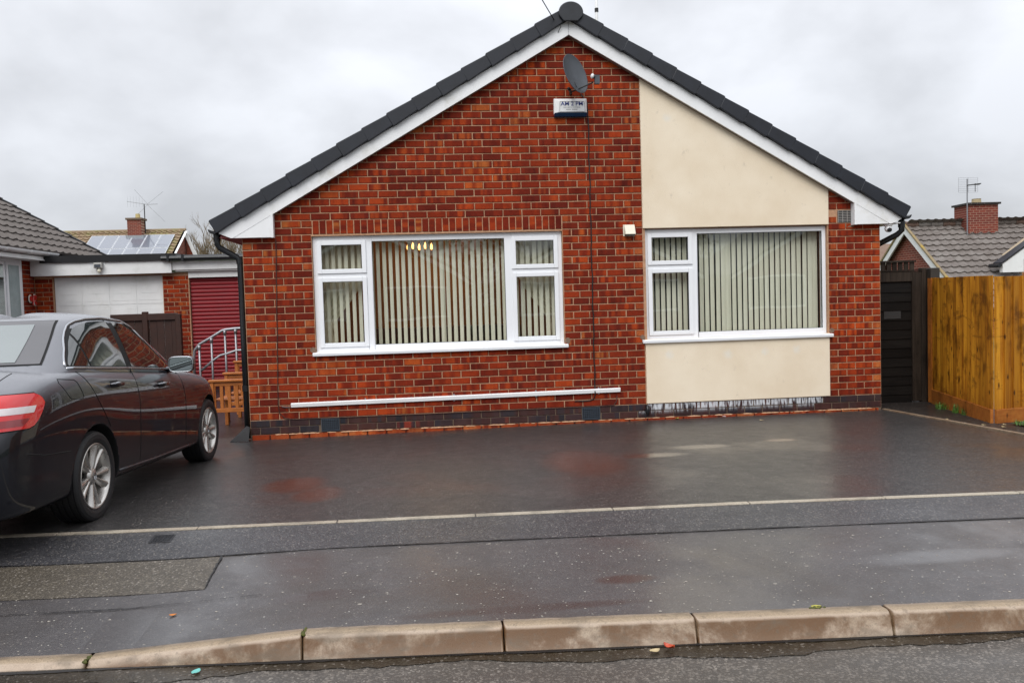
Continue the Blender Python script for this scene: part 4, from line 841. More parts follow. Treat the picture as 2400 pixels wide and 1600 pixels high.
obj('lamp_body', MB().box(-0.075, 0.075, -0.10, -0.02, -0.01, 0.09), plain('lamp_grey', (0.42, 0.41, 0.38), 0.5), fl, bevel=0.008); obj('lamp_glass', MB().box(-0.055, 0.055, -0.106, -0.101, 0.005, 0.06), M_DARKGREY, fl)
obj('sensor', MB().lathe([(0.001, -0.10), (0.028, -0.085), (0.035, -0.05), (0.02, -0.02)], 12, Matrix.Translation((0.01, -0.05, 0))), M_CREAMP, fl, smooth=True)
# red garage
gr = thing('right_garage', 'flat-roofed garage with red roller door beside the bungalow', 'garage')
obj('fascia', MB().box(-2.715, -0.02, GY - 0.12, GY - 0.09, 2.115, 2.275), M_WHITEPAINT, gr); obj('fascia_lip', MB().box(-2.67, -0.02, GY - 0.09, GY + 0.02, 2.085, 2.114), M_WHITEPAINT, gr)
obj('gutter', MB().prism([(GY - 0.21 + 0.05 * math.cos(a), 2.335 + 0.05 * math.sin(a)) for a in [PI * i / 6 for i in range(12)]], -2.88, -0.02, 'x'), M_BLACKP, gr)
obj('roof_edge_trim', MB().box(-2.61, -0.02, GY - 0.15, GY + 6, 2.345, 2.395), M_FELT, gr)
for x in (-2.75, -2.48): obj('gutter_bracket', MB().box(x - 0.02, x + 0.02, GY - 0.27, GY - 0.12, 2.27, 2.40), M_BLACKP, gr)
obj('shutter_box', MB().box(-2.45, -0.1, GY - 0.03, GY + 0.15, 1.965, 2.083), M_WHITEPAINT, gr)
rd = obj('roller_door', MB().box(-2.44, -0.12, GY + 0.09, GY + 0.1, -0.25, 1.965), plain('roller_red_dark', (0.05, 0.001, 0.002), 0.5), gr, label='red roller door of rounded slats')
M_RED = plain('roller_red', (0.23, 0.004, 0.009), 0.55, 0.08)
mb = MB(); pr = [(0.085, 0.0), (0.062, 0.004), (0.053, 0.022), (0.052, 0.050), (0.060, 0.068), (0.085, 0.073)]; mb.prism([(a, b) for a, b in pr], -2.44, -0.12, 'x'); me = mb.mesh('slat', M_RED)
for i in range(28):
    o = bpy.data.objects.new('slat', me); COL.objects.link(o); o.parent = rd; o.location = (0, GY, 1.885 - i * 0.0745)
obj('garage_side', MB().box(-2.46, -2.45, GY, GY + 0.2, -0.3, 2.08), M_MO, gr)
# brown fence in front of garages
bf = thing('brown_fence', 'low dark red-brown boarded fence in front of the garages', 'fence')
M_BRN = plain('red_brown_stain', (0.032, 0.009, 0.004), 0.6, 0.3, 6, bump=0.2)
for i in range(9):
    obj('board', MB().box(-3.36 + i * 0.125, -3.24 + i * 0.125, 5.0 + 0.006 * (i % 2), 5.02 + 0.006 * (i % 2), -0.25, 1.27), M_BRN, bf)
obj('top_rail', MB().box(-3.38, -2.24, 4.97, 5.0, 1.18, 1.30), M_BRN, bf, bevel=0.006); obj('bottom_rail', MB().box(-3.38, -2.24, 4.97, 5.0, 0.1, 0.2), M_BRN, bf)
for x in (-2.80, -2.24): obj('post', MB().box(x - 0.045, x + 0.045, 4.96, 5.05, -0.25, 1.335 if x < -2.5 else 1.28), M_BRN, bf, bevel=0.006)

# neighbour bungalow, side wall towards the camera
nbh = thing('neighbour_bungalow', 'neighbouring bungalow with grey tiled roof, white gutter and white door frame', 'bungalow')
NX = -5.29
mb = MB(); mb.box(NX - 7.5, NX, -1.5, 9.2, -0.4, 2.36); mb.prism([(NX - 7.5, 2.36), (NX, 2.36), (NX - 3.75, 4.6)], -1.5, -1.3); mb.prism([(NX - 7.5, 2.36), (NX, 2.36), (NX - 3.75, 4.6)], 9.0, 9.2)
obj('wall', mb, [M_FBY], nbh)
sidebr = []
for k in range(0, 28):
    for a, b in row_cells(6.02, 6.49, k % 2, 6.02): sidebr.append(((a + b) / 2, (k + 0.5) * BH, b - a - J, BH - J, M_BRY))
Ms = Matrix(((0, -1, 0, NX), (1, 0, 0, 0), (0, 0, 1, 0), (0, 0, 0, 1)))     # wall plane facing +x
bricks_out(sidebr, nbh, 120, Ms)
wn_ = obj('side_window', MB().box(NX - 0.02, NX + 0.02, 4.3, 6.0, 0.4, 2.34), M_UPVC, nbh, label='white framed side door and window')
for (a, b) in ((4.45, 5.30), (5.45, 5.86)):
    obj('sash', MB().box(NX + 0.02, NX + 0.04, a - 0.05, b + 0.05, 0.5, 2.30), M_UPVC, wn_, bevel=0.006)
    obj('pane', MB().box(NX + 0.0405, NX + 0.046, a + 0.02, b - 0.02, 0.58, 2.235), glass_mat('side_glass', (0.5, 0.55, 0.55), 3.0, 0.1) if a < 5 else plain('frosted_glass', (0.30, 0.36, 0.36), 0.15), wn_)
obj('soffit', MB().box(NX, NX + 0.30, -1.5, 9.3, 2.345, 2.36), M_WHITEPAINT, nbh); obj('fascia', MB().box(NX + 0.25, NX + 0.28, -1.5, 6.62, 2.361, 2.47), M_WHITEPAINT, nbh)
g = MB(); gx = NX + 0.335; g.prism([(gx + 0.055 * math.cos(a), 2.50 + 0.055 * math.sin(a)) for a in [PI + PI * i / 8 for i in range(9)]], -1.5, 6.72); obj('gutter', g, M_WHITEP, nbh)
for y in (4.75, 5.6, 6.3): obj('gutter_bracket', MB().prism([(gx + 0.062 * math.cos(a), 2.50 + 0.062 * math.sin(a)) for a in [PI + PI * i / 8 for i in range(9)]], y, y + 0.06), M_WHITEP, nbh)
def tile_mat(name, c0, c1, moss=None, amt=0.3, rough=0.75):
    t = NT(name); p = t.pos(); c = t.ramp(t.noise(p, 3.5, 5, 0.65), [(0.3, c0), (0.7, c1)])
    c = t.mix(t.math('MULTIPLY', t.sm(t.noise(p, 45, 4, 0.7), 0.45, 0.7), 0.5), c, tuple(a * 0.55 for a in c0))
    if moss: c = t.mix(t.math('MULTIPLY', t.sm(t.noise(p, 1.7, 5, 0.6), 0.45, 0.65), amt), c, moss)
    t.set('Base Color', c); t.set('Roughness', rough); t.bump(t.noise(p, 60, 3), 0.3, 0.01); return t.m
M_TILE_N = tile_mat('grey_brown_tile', (0.085, 0.070, 0.060), (0.13, 0.11, 0.098))
M_TILE_R = tile_mat('brown_grey_tile', (0.115, 0.095, 0.082), (0.18, 0.155, 0.14), (0.26, 0.24, 0.22), 0.35)
M_TILE_F = tile_mat('mossy_tile', (0.20, 0.13, 0.075), (0.28, 0.20, 0.12), (0.20, 0.20, 0.06), 0.6)
def tiled_slope(name, parent, eave0, along, upv, width, gauge, n, tile_w, mat, wave=0.028, thick=0.035, indiv=None):
    """pantile-like courses: each course a wavy strip standing proud of the one below. eave0: origin, along: unit vector, upv: unit vector up the slope"""
    eave0 = Vector(eave0); along = Vector(along).normalized(); upv = Vector(upv).normalized(); nrm = along.cross(upv).normalized()
    if nrm.z < 0: nrm = -nrm
    nt_ = int(round(width / tile_w)); sub = 6; mb = MB()
    prof = [0.0, 0.55, 1.0, 0.55, 0.0, 0.0]
    for r_ in range(n):
        rows = [[], [], []]
        for i in range(nt_ * sub + 1):
            a = i / sub * tile_w; h = prof[i % sub] * wave; base = eave0 + along * a + upv * (r_ * gauge)
            rows[0].append(base + nrm * (h * 0.2 - 0.01)); rows[1].append(base + nrm * (h + thick)); rows[2].append(base + upv * (gauge * 1.03) + nrm * (h * 0.9 + 0.002))
        mb.grid(rows)
    return obj(name, mb, mat, parent, kind='stuff', recalc=False)
sl = math.atan(0.60)
tiled_slope('roof_tiles', nbh, (NX + 0.36, -1.6, 2.50), (0, 1, 0), (-math.cos(sl), 0, math.sin(sl)), 11.1, 0.335, 14, 0.30, M_TILE_N)
mb = MB(); 
for i in range(14):
    a0 = i * 0.335; pa = (NX + 0.36 - a0 * math.cos(sl), 2.50 + a0 * math.sin(sl)); pb = (pa[0] - 0.35 * math.cos(sl), pa[1] + 0.35 * math.sin(sl))
    mb.prism([(pa[0], pa[1] - 0.06), (pa[0] + 0.02, pa[1] + 0.075), (pb[0] + 0.02, pb[1] + 0.055), (pb[0], pb[1] - 0.06)], 9.42, 9.50)
obj('verge', mb, M_FELT, nbh)
obj('roof_back', MB().prism([(NX + 0.3, 2.42), (NX - 3.75, 4.85), (NX - 7.9, 2.42)], -1.55, 9.4), M_TILE_N, nbh)
orn = thing('wall_ornament', 'small red and white butterfly ornament on the neighbour brick wall', 'ornament', (NX + 0.03, 6.30, 1.62))
M_ORR = plain('ornament_red', (0.45, 0.02, 0.015), 0.3); M_ORW = plain('ornament_white', (0.6, 0.56, 0.48), 0.4)
for (dy, dz, s, m_) in ((0.09, 0.04, 0.075, M_ORW), (0.10, -0.06, 0.06, M_ORW), (-0.08, 0.02, 0.08, M_ORW)):
    wg = obj('wing', MB().lathe([(0.001, 0.012), (s * 0.8, 0.010), (s, 0.0)], 14, Matrix.Translation((0.01, dy, dz)) @ Matrix.Rotation(R(90), 4, 'Y')), m_, orn)
    obj('wing_spot', MB().lathe([(0.001, 0.016), (s * 0.66, 0.0145), (s * 0.7, 0.0)], 12, Matrix.Translation((0.016, dy, dz)) @ Matrix.Rotation(R(90), 4, 'Y')), M_ORR, wg)
obj('body', MB().tube([(0.03, 0.02, 0.09), (0.03, 0.0, 0.0), (0.03, -0.03, -0.1)], [0.012, 0.022, 0.01], 8), M_ORR, orn)

# ------------------------------------------------------------------ side passage: handrail, benches
hr = thing('steel_handrail', 'galvanised tubular handrail climbing in front of the red roller door', 'handrail')
HY = 3.0
top = [(-1.455, HY, 0.25), (-1.45, HY, 0.62), (-1.435, HY, 0.72), (-1.36, HY, 0.81), (-1.17, HY, 0.915), (-1.02, HY, 1.005), (-0.96, HY, 1.022), (-0.81, HY, 1.035), (-0.3, HY, 1.04), (0.0, HY, 1.04)]
obj('top_rail', MB().tube(top, 0.0215, 10), M_GALV, hr, smooth=True)
obj('mid_rail', MB().tube([(-1.36, HY, 0.40), (-1.17, HY, 0.555), (-1.06, HY, 0.63), (-0.97, HY, 0.65), (-0.81, HY, 0.70), (-0.3, HY, 0.705), (0, HY, 0.705)], 0.018, 10), M_GALV, hr, smooth=True)
for (x, zt) in ((-1.365, 0.80), (-1.18, 0.905), (-0.975, 1.015), (-0.815, 1.03), (-0.5, 1.035)):
    obj('post', MB().tube([(x, HY, -0.23), (x, HY, zt)], 0.0175, 10), M_GALV, hr, smooth=True); obj('clamp', MB().tube([(x, HY, zt - 0.07), (x, HY, zt - 0.005)], 0.026, 10), M_GALV, hr, smooth=True)
M_OAK = plain('orange_timber', (0.40, 0.125, 0.022), 0.5, 0.18, 9, bump=0.1)
def bench(label, y, x0, h, n):
    b = thing('slatted_bench', label, 'bench', (x0, y, -0.232), group=None)
    W_ = 1.15
    obj('top_rail', MB().box(-0.02, W_, -0.05, 0.05, h - 0.03, h), M_OAK, b, bevel=0.006)
    obj('upper_rail', MB().box(0.0, W_, -0.015, 0.015, h - 0.085, h - 0.031), M_OAK, b, bevel=0.004); obj('lower_rail', MB().box(0.0, W_, -0.015, 0.015, 0.225, 0.28), M_OAK, b, bevel=0.004)
    for i in range(n): x = 0.02 + i * 0.095; obj('slat', MB().box(x, x + 0.042, -0.012, 0.012, 0.28, h - 0.085), M_OAK, b, bevel=0.003)
    for x in (0.0, W_ - 0.05): obj('leg', MB().box(x, x + 0.045, -0.03, 0.02, 0, h - 0.03), M_OAK, b, bevel=0.004)
    for x in (0.06, W_ - 0.1): obj('leg', MB().box(x, x + 0.045, 0.42, 0.47, 0, 0.40), M_OAK, b, bevel=0.004)
    for i in range(4): obj('seat_slat', MB().box(0.02, W_ - 0.02, 0.06 + i * 0.1, 0.145 + i * 0.1, 0.37, 0.39), M_OAK, b, bevel=0.004)
    return b
bench('orange slatted garden bench nearest the drive, back turned to it', 1.0, -0.70, 0.655, 11)
bench('second orange garden bench, just behind the nearest bench', 1.75, -0.70, 0.69, 11)
bench('rearmost orange garden bench, its top rail lowest in the passage view', 2.55, -0.74, 0.80, 11)

# ------------------------------------------------------------------ right side: gate, posts, fences
def timber(name, c0, c1, knot=(0.05, 0.015, 0.004), kn=0.7, vert=True, rough=0.6):
    t = NT(name); p = t.pos(); X = t.xyz(p); oi = t.N.new('ShaderNodeObjectInfo').outputs['Random']
    s = t.mul(p, (14, 14, 0.9)) if vert else t.mul(p, (0.9, 14, 14))
    off = t.N.new('ShaderNodeVectorMath'); t.L.new(s, off.inputs[0]); t.L.new(t.comb(t.math('MULTIPLY', oi, 40.0), t.math('MULTIPLY', oi, 23.0), t.math('MULTIPLY', oi, 7.0)), off.inputs[1])
    g = t.noise(off.outputs[0], 1.6, 5, 0.6, 0.8); c = t.ramp(g, [(0.3, c0), (0.62, c1)])
    c = t.mix(1.0, c, t.ramp(oi, [(0, (0.60, 0.52, 0.45)), (0.5, (0.95, 0.92, 0.9)), (1, (1.2, 1.2, 1.2))]), 'MULTIPLY')
    kv = t.N.new('ShaderNodeTexVoronoi'); kv.inputs['Scale'].default_value = 1.0
    ks = t.N.new('ShaderNodeVectorMath'); t.L.new(t.mul(p, (9, 9, 4.2)), ks.inputs[0]); t.L.new(t.comb(t.math('MULTIPLY', oi, 11.0), 0.0, t.math('MULTIPLY', oi, 31.0)), ks.inputs[1]); t.L.new(ks.outputs[0], kv.inputs['Vector'])
    kd = t.math('MULTIPLY', t.math('SUBTRACT', 1.0, t.sm(t.math('MULTIPLY_ADD', t.noise(p, 25, 2), 0.10, kv.outputs['Distance']), 0.10, 0.24)), kn); c = t.mix(kd, c, knot)
    st = t.noise(t.mul(p, (2.2, 2.2, 1.2)), 1.5, 5, 0.65); c = t.mix(t.math('MULTIPLY', t.sm(st, 0.50, 0.66), kn * 0.8), c, tuple(a * 0.30 for a in c0))
    if kn >= 1.0:
        bz = t.noise(t.mul(p, (2.5, 2.5, 7)), 1.0, 4, 0.7, 0.6); c = t.mix(t.math('MULTIPLY', t.sm(bz, 0.55, 0.68), 0.6), c, (0.10, 0.032, 0.006)); c = t.mix(t.math('MULTIPLY', t.sm(X[2], 0.25, -0.05), 0.25), c, (0.20, 0.05, 0.008))
    t.set('Base Color', c); t.set('Roughness', rough); t.set('Specular IOR Level', 0.18); t.bump(t.noise(off.outputs[0], 5, 3), 0.25, 0.004); return t.m
M_FENCE = timber('new_fence_timber', (0.30, 0.095, 0.006), (0.60, 0.27, 0.020), kn=1.0)
M_GRAVELB = timber('gravel_board_timber', (0.26, 0.075, 0.014), (0.34, 0.12, 0.022), vert=False)
M_DARKW = timber('dark_brown_timber', (0.005, 0.004, 0.0035), (0.010, 0.008, 0.0065), knot=(0.004, 0.003, 0.003), kn=0.4, vert=False)
M_DARKV = timber('weathered_dark_timber', (0.016, 0.011, 0.008), (0.040, 0.029, 0.021), knot=(0.01, 0.007, 0.005), kn=0.5)
gt = thing('side_gate', 'dark brown boarded gate beside the right corner of the bungalow', 'gate')
gy = 0.60
obj('gate_frame', MB().box(8.66, 8.79, gy, gy + 0.06, -0.20, 1.56), M_DARKV, gt, bevel=0.006); obj('top_rail', MB().box(7.88, 8.658, gy, gy + 0.06, 1.425, 1.565), M_DARKV, gt, bevel=0.006)
obj('gate_stile', MB().box(7.87, 7.97, gy + 0.002, gy + 0.058, -0.2, 1.423), M_DARKV, gt); obj('capping', MB().box(7.87, 8.80, gy - 0.01, gy + 0.07, 1.567, 1.582), M_DARKV, gt)
for i in range(13): obj('gate_board', MB().prism([(gy + 0.045, 1.425 - i * 0.126), (gy + 0.030, 1.425 - i * 0.126), (gy + 0.018, 1.425 - (i + 1.12) * 0.126), (gy + 0.045, 1.425 - (i + 1.12) * 0.126)], 7.972, 8.657, 'x'), M_DARKW, gt)
obj('letter_plate', MB().box(8.26, 8.50, gy + 0.012, gy + 0.017, 0.93, 1.03), plain('dark_plate', (0.035, 0.035, 0.035), 0.5), gt)
obj('gate_post', MB().box(8.795, 8.865, gy + 0.0, gy + 0.09, -0.25, 1.605), M_DARKV, label='slim dark post hung between the side gate and the thick post', cat='post', bevel=0.006)
obj('gate_post', MB().box(8.875, 9.005, gy - 0.08, gy + 0.05, -0.25, 1.60), plain('dark_painted_post', (0.034, 0.028, 0.022), 0.6, 0.3, 3), label='thick dark post between the gate and the new orange fence', cat='post', bevel=0.008)
tf = thing('trellis_fence', 'dark weathered upright-board fence showing above the side gate', 'fence')
obj('top_rail', MB().box(8.0, 8.95, 0.98, 1.03, 1.70, 1.725), M_DARKV, tf)
for i in range(11): obj('board', MB().box(8.02 + i * 0.085, 8.085 + i * 0.085, 1.0, 1.02, -0.2, 1.70), M_DARKV, tf, bevel=0.003)
fn = thing('orange_fence', 'new orange featheredge timber fence turning a corner beside the drive', 'fence')
def frun(A, B, zt, n, first):
    A = Vector(A); B = Vector(B); d = (B - A); Ln = d.length; d.normalize(); nx = Vector((d.y, -d.x)); 
    if nx.dot(Vector((CAMP.x - A.x, CAMP.y - A.y))) < 0: nx = -nx
    bw = Ln / n
    for i in range(n):
        p0 = A + d * (i * bw); p1 = A + d * ((i + 1.16) * bw if i < n - 1 else Ln); zt_ = zt(i / n) + random.uniform(-0.003, 0.003); z0 = -0.02
        q = [p0 + nx * 0.004, p1 + nx * 0.013, p1 - nx * 0.0, p0 - nx * 0.0]; lean = random.uniform(-0.002, 0.002)
        q = [p0 + nx * 0.026, p1 + nx * 0.008, p1, p0]
        mb = MB(); mb.add([(v.x, v.y, z0) for v in q] + [(v.x + lean, v.y, zt_) for v in q], [(0, 1, 2, 3), (7, 6, 5, 4), (0, 4, 5, 1), (1, 5, 6, 2), (2, 6, 7, 3), (3, 7, 4, 0)])
        obj('fence_board', mb, M_FENCE, fn)
    e = 0.034; q = [A + nx * e, B + nx * e, B - nx * 0.0, A - nx * 0.0]; mb = MB()
    z_ = lambda v: z_drive(7.8, v.y)
    mb.add([(v.x, v.y, z_(v) - 0.06) for v in q] + [(v.x, v.y, -0.022) for v in q], [(0, 1, 2, 3), (7, 6, 5, 4), (0, 4, 5, 1), (1, 5, 6, 2), (2, 6, 7, 3), (3, 7, 4, 0)])
    obj('gravel_board', mb, M_GRAVELB, fn, bevel=0.003)
frun((8.84, 0.42), (8.285, -1.54), lambda t: 1.462 - 0.020 * t, 17, True)
frun((8.287, -1.545), (11.6, -0.80), lambda t: 1.430 + 0.02 * t, 27, False)
obj('fence_post', MB().box(8.80, 8.88, 0.40, 0.48, -0.2, 1.46), M_GRAVELB, fn)

# grass tufts, lawn blades, leaves
def blades(name, label, spots, parent=None):
    mb = MB(); rr = random.Random(9)
    for (cx, cy, cz, rad, n, h) in spots:
        for _ in range(n):
            a = rr.uniform(0, 2 * PI); d = rad * math.sqrt(rr.random()); x, y = cx + d * math.cos(a), cy + d * math.sin(a); hh = h * rr.uniform(0.5, 1.1); la = rr.uniform(0, 2 * PI); lean = rr.uniform(0.2, 0.9) * hh; wd = rr.uniform(0.002, 0.004)
            px, py = -math.sin(la) * wd, math.cos(la) * wd; mx_, my_ = x + math.cos(la) * lean * 0.35, y + math.sin(la) * lean * 0.35; tx, ty = x + math.cos(la) * lean, y + math.sin(la) * lean
            mb.add([(x - px, y - py, cz), (x + px, y + py, cz), (mx_ + px * 0.8, my_ + py * 0.8, cz + hh * 0.65), (mx_ - px * 0.8, my_ - py * 0.8, cz + hh * 0.65), (tx, ty, cz + hh)], [(0, 1, 2, 3), (3, 2, 4)])
    return obj(name, mb, M_GRASS, kind='stuff', label=label, recalc=False)
blades('grass_tuft', 'green grass tufts at the left foot of the orange fence', [(8.56, -0.55, -0.20, 0.10, 160, 0.12), (8.50, -0.78, -0.20, 0.07, 90, 0.10), (8.60, -0.15, -0.21, 0.09, 80, 0.10), (8.42, -1.15, -0.19, 0.05, 40, 0.06)])
sp = []; rr = random.Random(3)
for i in range(240):
    x = rr.uniform(8.4, 10.4); y = rr.uniform(-2.9, -1.75 + (x - 8.3) * 0.22)
    sp.append((x, y, z_drive(7.8, y), 0.09, 36, 0.055))
blades('lawn_grass', 'short green lawn grass in front of the orange fence', sp)
def leaf(label, x, y, z, size, col, name='fallen_leaf', cat='leaf', rot=0.0, group=None, curl=0.25):
    mb = MB(); P = []
    for i in range(7):
        u = i / 6; w_ = math.sin(PI * min(1, u * 0.9 + 0.08)) ** 0.8 * 0.36; P.append([((u - 0.5), w_ * v, curl * abs(v) * 0.35 + curl * (u - 0.5) ** 2 * 1.2) for v in (-1, -0.5, 0, 0.5, 1)])
    Mt = Matrix.Translation((x, y, z + 0.004)) @ Matrix.Rotation(rot, 4, 'Z') @ Matrix.Scale(size, 4)
    mb.grid([[Mt @ Vector(p) for p in row] for row in P]); return obj(name, mb, col, smooth=True, recalc=False, label=label, cat=cat, group=group)
L_OR = plain('leaf_orange', (0.45, 0.14, 0.01), 0.4, 0.3, 30); L_RED = plain('leaf_red', (0.42, 0.05, 0.01), 0.4, 0.3, 30); L_PALE = plain('leaf_pale', (0.42, 0.33, 0.18), 0.6, 0.2, 30); L_TEAL = plain('teal_scrap', (0.12, 0.42, 0.38), 0.4, 0.15, 30); L_YEL = plain('leaf_yellow', (0.35, 0.32, 0.05), 0.6, 0.2, 20)
leaf('bright orange curled leaf in the gutter at the far left kerb', 0.19, -6.33, z_road(0.2, -6.33) + 0.008, 0.07, L_OR, rot=0.5, curl=0.5)
leaf('torn red-orange leaf lying on the road below the kerb', 3.20, -6.43, z_road(3.2, -6.43) + 0.006, 0.055, L_RED, rot=2.3, curl=0.6)
leaf('pale wet leaf beside the red leaf on the road', 3.13, -6.45, z_road(3.1, -6.45) + 0.005, 0.05, L_PALE, rot=0.3)
leaf('turquoise plastic scrap on the road near the kerb', 1.10, -6.325, z_road(1.1, -6.33) + 0.006, 0.05, L_TEAL, 'plastic_scrap', 'litter', 1.2, curl=0.15)
leaf('small tan leaf on the pavement under the buff patch', 0.84, -5.78, z_pave(0.84, -5.78), 0.035, L_OR, rot=0.2)
leaf('olive yellow leaf at the back of the kerb', 3.95, -6.315, z_pave(3.95, -6.3), 0.05, L_YEL, rot=0.05, curl=0.1)
leaf('yellow curled leaf against the brick footing under the render', 5.17, -0.06, z_drive(5.2, 0), 0.045, L_YEL, rot=0.2, curl=0.7)
leaf('white paper scrap against the footing under the render', 5.77, -0.06, z_drive(5.7, 0) + 0.005, 0.05, M_WHITEP, 'paper_scrap', 'litter', 0.1, curl=0.1)
rr = random.Random(21)
for (x, y, lb) in ((7.96, -1.2, 'pale dead leaf nearest the bungalow on the soil beside the right edging'), (8.02, -1.75, 'pale dead leaf touching the right edging, midway along the fence shadow'), (8.10, -1.95, 'long pale leaf on soil between right edging and fence corner'),
                   (8.22, -1.80, 'pale leaf lying closest under the corner of the orange fence'), (8.12, -2.3, 'pale dead leaf nearest the camera on the soil beside right edging'), (6.05, -0.55, 'single pale leaf on the wet drive near the right end of wall')):
    leaf(lb, x, y, z_drive(7.8, y), 0.05, L_PALE, rot=rr.uniform(0, 3))
# small iron cover in the pavement
st = thing('stopcock_cover', 'small square iron water cover beside the edging at the left', 'access cover')
def pz(x, y): return (x, y, z_pave(x, y) + 0.0075)
obj('iron_frame', MB().add([pz(0.352, -4.655), pz(0.492, -4.672), pz(0.484, -4.530), pz(0.346, -4.512)], [(0, 1, 2, 3)]), plain('iron_edge', (0.012, 0.012, 0.014), 0.4), st, recalc=False)
mb = MB()
for i in range(6):
    for j in range(6):
        x = 0.366 + i * 0.0195; y = -4.643 + j * 0.0195; z = z_pave(x, y) + 0.008; mb.box(x, x + 0.0135, y, y + 0.0135, z, z + 0.003)
obj('iron_lid', mb, plain('iron_lid', (0.04, 0.042, 0.048), 0.3, metal=0.4), st)

# ------------------------------------------------------------------ background houses
# right: house with gable and chimney
hb = thing('right_far_house', 'brick house beyond the orange fence with brown tiled roof and chimney', 'house')
A0 = Vector((19.63, 19.0, 3.63)); th_ = R(-3); a_ = Vector((math.cos(th_), math.sin(th_), 0)); g_ = Vector((math.sin(th_), -math.cos(th_), 0)); TP = 0.74
def hp(s, d, z=0): return A0 + a_ * s + g_ * d + Vector((0, 0, z))
DD = 4.1
mb = MB(); q = [hp(0.15, -DD + .3, -4.2), hp(0.15, DD - .3, -4.2), hp(0.15, DD - .3, -(DD - .3) * TP), hp(0.15, 0, 0), hp(0.15, -DD + .3, -(DD - .3) * TP)]; q2 = [v + a_ * 12 for v in q]
mb.add(q + q2, [(0, 1, 2, 3, 4), (9, 8, 7, 6, 5), (0, 5, 6, 1), (1, 6, 7, 2), (2, 7, 8, 3), (3, 8, 9, 4), (4, 9, 5, 0)]); obj('wall', mb, M_FBY, hb)
upv = (-g_ + Vector((0, 0, TP))).normalized(); sl_ = math.hypot(DD, DD * TP)
tiled_slope('roof_tiles', hb, hp(0, DD, -DD * TP), a_, upv, 12.3, 0.34, int(sl_ / 0.34) + 1, 0.30, M_TILE_R, wave=0.045, thick=0.05)
upb = (g_ + Vector((0, 0, TP))).normalized(); tiled_slope('roof_tiles', hb, hp(0, -DD, -DD * TP), a_, upb, 12.3, 0.34, int(sl_ / 0.34) + 1, 0.30, M_TILE_R, wave=0.045, thick=0.05)
for s_ in (1, -1):
    p0 = hp(-0.06, 0, 0.0); p1 = hp(-0.06, s_ * (DD + 0.1), -(DD + 0.1) * TP); dn = Vector((0, 0, -0.26)); mb = MB(); w_ = a_ * 0.06; mb.add([p0, p1, p1 + dn, p0 + dn, p0 + w_, p1 + w_, p1 + dn + w_, p0 + dn + w_], [(0, 1, 2, 3), (7, 6, 5, 4), (0, 4, 5, 1), (1, 5, 6, 2), (2, 6, 7, 3), (3, 7, 4, 0)]); obj('bargeboard', mb, M_WHITEPAINT, hb)
    off = Vector((0, 0, 0.055)); p0 = hp(-0.05, 0, 0.02) + off; p1 = hp(-0.05, s_ * DD, -DD * TP + 0.02) + off; mb = MB(); mb.tube([p0, p1], 0.055, 6); obj('verge_tiles', mb, tile_mat('lichen_verge', (0.20, 0.16, 0.11), (0.30, 0.22, 0.10), (0.38, 0.25, 0.02), 0.8), hb)
for i in range(26): obj('ridge_tile', MB().tube([hp(0.0 + i * 0.46, 0, 0.06), hp(0.445 + i * 0.46, 0, 0.06)], 0.115, 10), M_TILE_R if i % 3 else tile_mat('ridge_dark%d' % (i // 3), (0.12, 0.07, 0.05), (0.17, 0.11, 0.085)), hb)
cx0 = hp(2.35, 0.28, 0); mb = MB(); cw_, cd_ = 0.60, 0.5
mb.add([hp(s, d, z) for z in (-0.6, 0.68) for s, d in ((2.05, 0.55), (3.15, 0.55), (3.15, -0.35), (2.05, -0.35))], [(0, 1, 2, 3), (7, 6, 5, 4), (0, 4, 5, 1), (1, 5, 6, 2), (2, 6, 7, 3), (3, 7, 4, 0)])
chm = obj('chimney', mb, M_FB, hb)
mb = MB(); mb.add([hp(s, d, z) for z in (0.68, 0.75) for s, d in ((1.98, 0.62), (3.22, 0.62), (3.22, -0.42), (1.98, -0.42))], [(0, 1, 2, 3), (7, 6, 5, 4), (0, 4, 5, 1), (1, 5, 6, 2), (2, 6, 7, 3), (3, 7, 4, 0)]); obj('chimney_cap', mb, M_SOIL, chm)
obj('chimney_pot', MB().lathe([(0.17, 0), (0.15, 0.16), (0.16, 0.18)], 12, Matrix.Translation(hp(2.62, 0.1, 0.75))), plain('buff_pot', (0.40, 0.32, 0.18), 0.7), chm)
an = thing('tv_aerial', 'grid television aerial on a mast beside the right far chimney', 'aerial', hp(1.97, 0.6, -0.5))
obj('mast', MB().tube([(0, 0, 0), (0, 0, 2.1)], 0.022, 6), M_GALV, an); mb = MB()
for i in range(9): z = 1.62 + i * 0.066; mb.tube([(-0.32, 0.0, z), (0.42, 0.05, z)], 0.0035, 4)
for x in (-0.32, 0.05, 0.42): mb.tube([(x, 0.02, 1.62), (x, 0.02, 2.15)], 0.0055, 4)
obj('reflector_grid', mb, M_GALV, an); obj('boom', MB().tube([(-0.05, -0.05, 1.86), (0.18, -0.5, 1.86)], 0.02, 5).tube([(-0.08, -0.2, 1.86), (0.30, -0.25, 1.86)], 0.014, 5).tube([(0.1, -0.3, 1.6), (0.1, -0.3, 1.9)], 0.012, 5), M_CABLE, an)
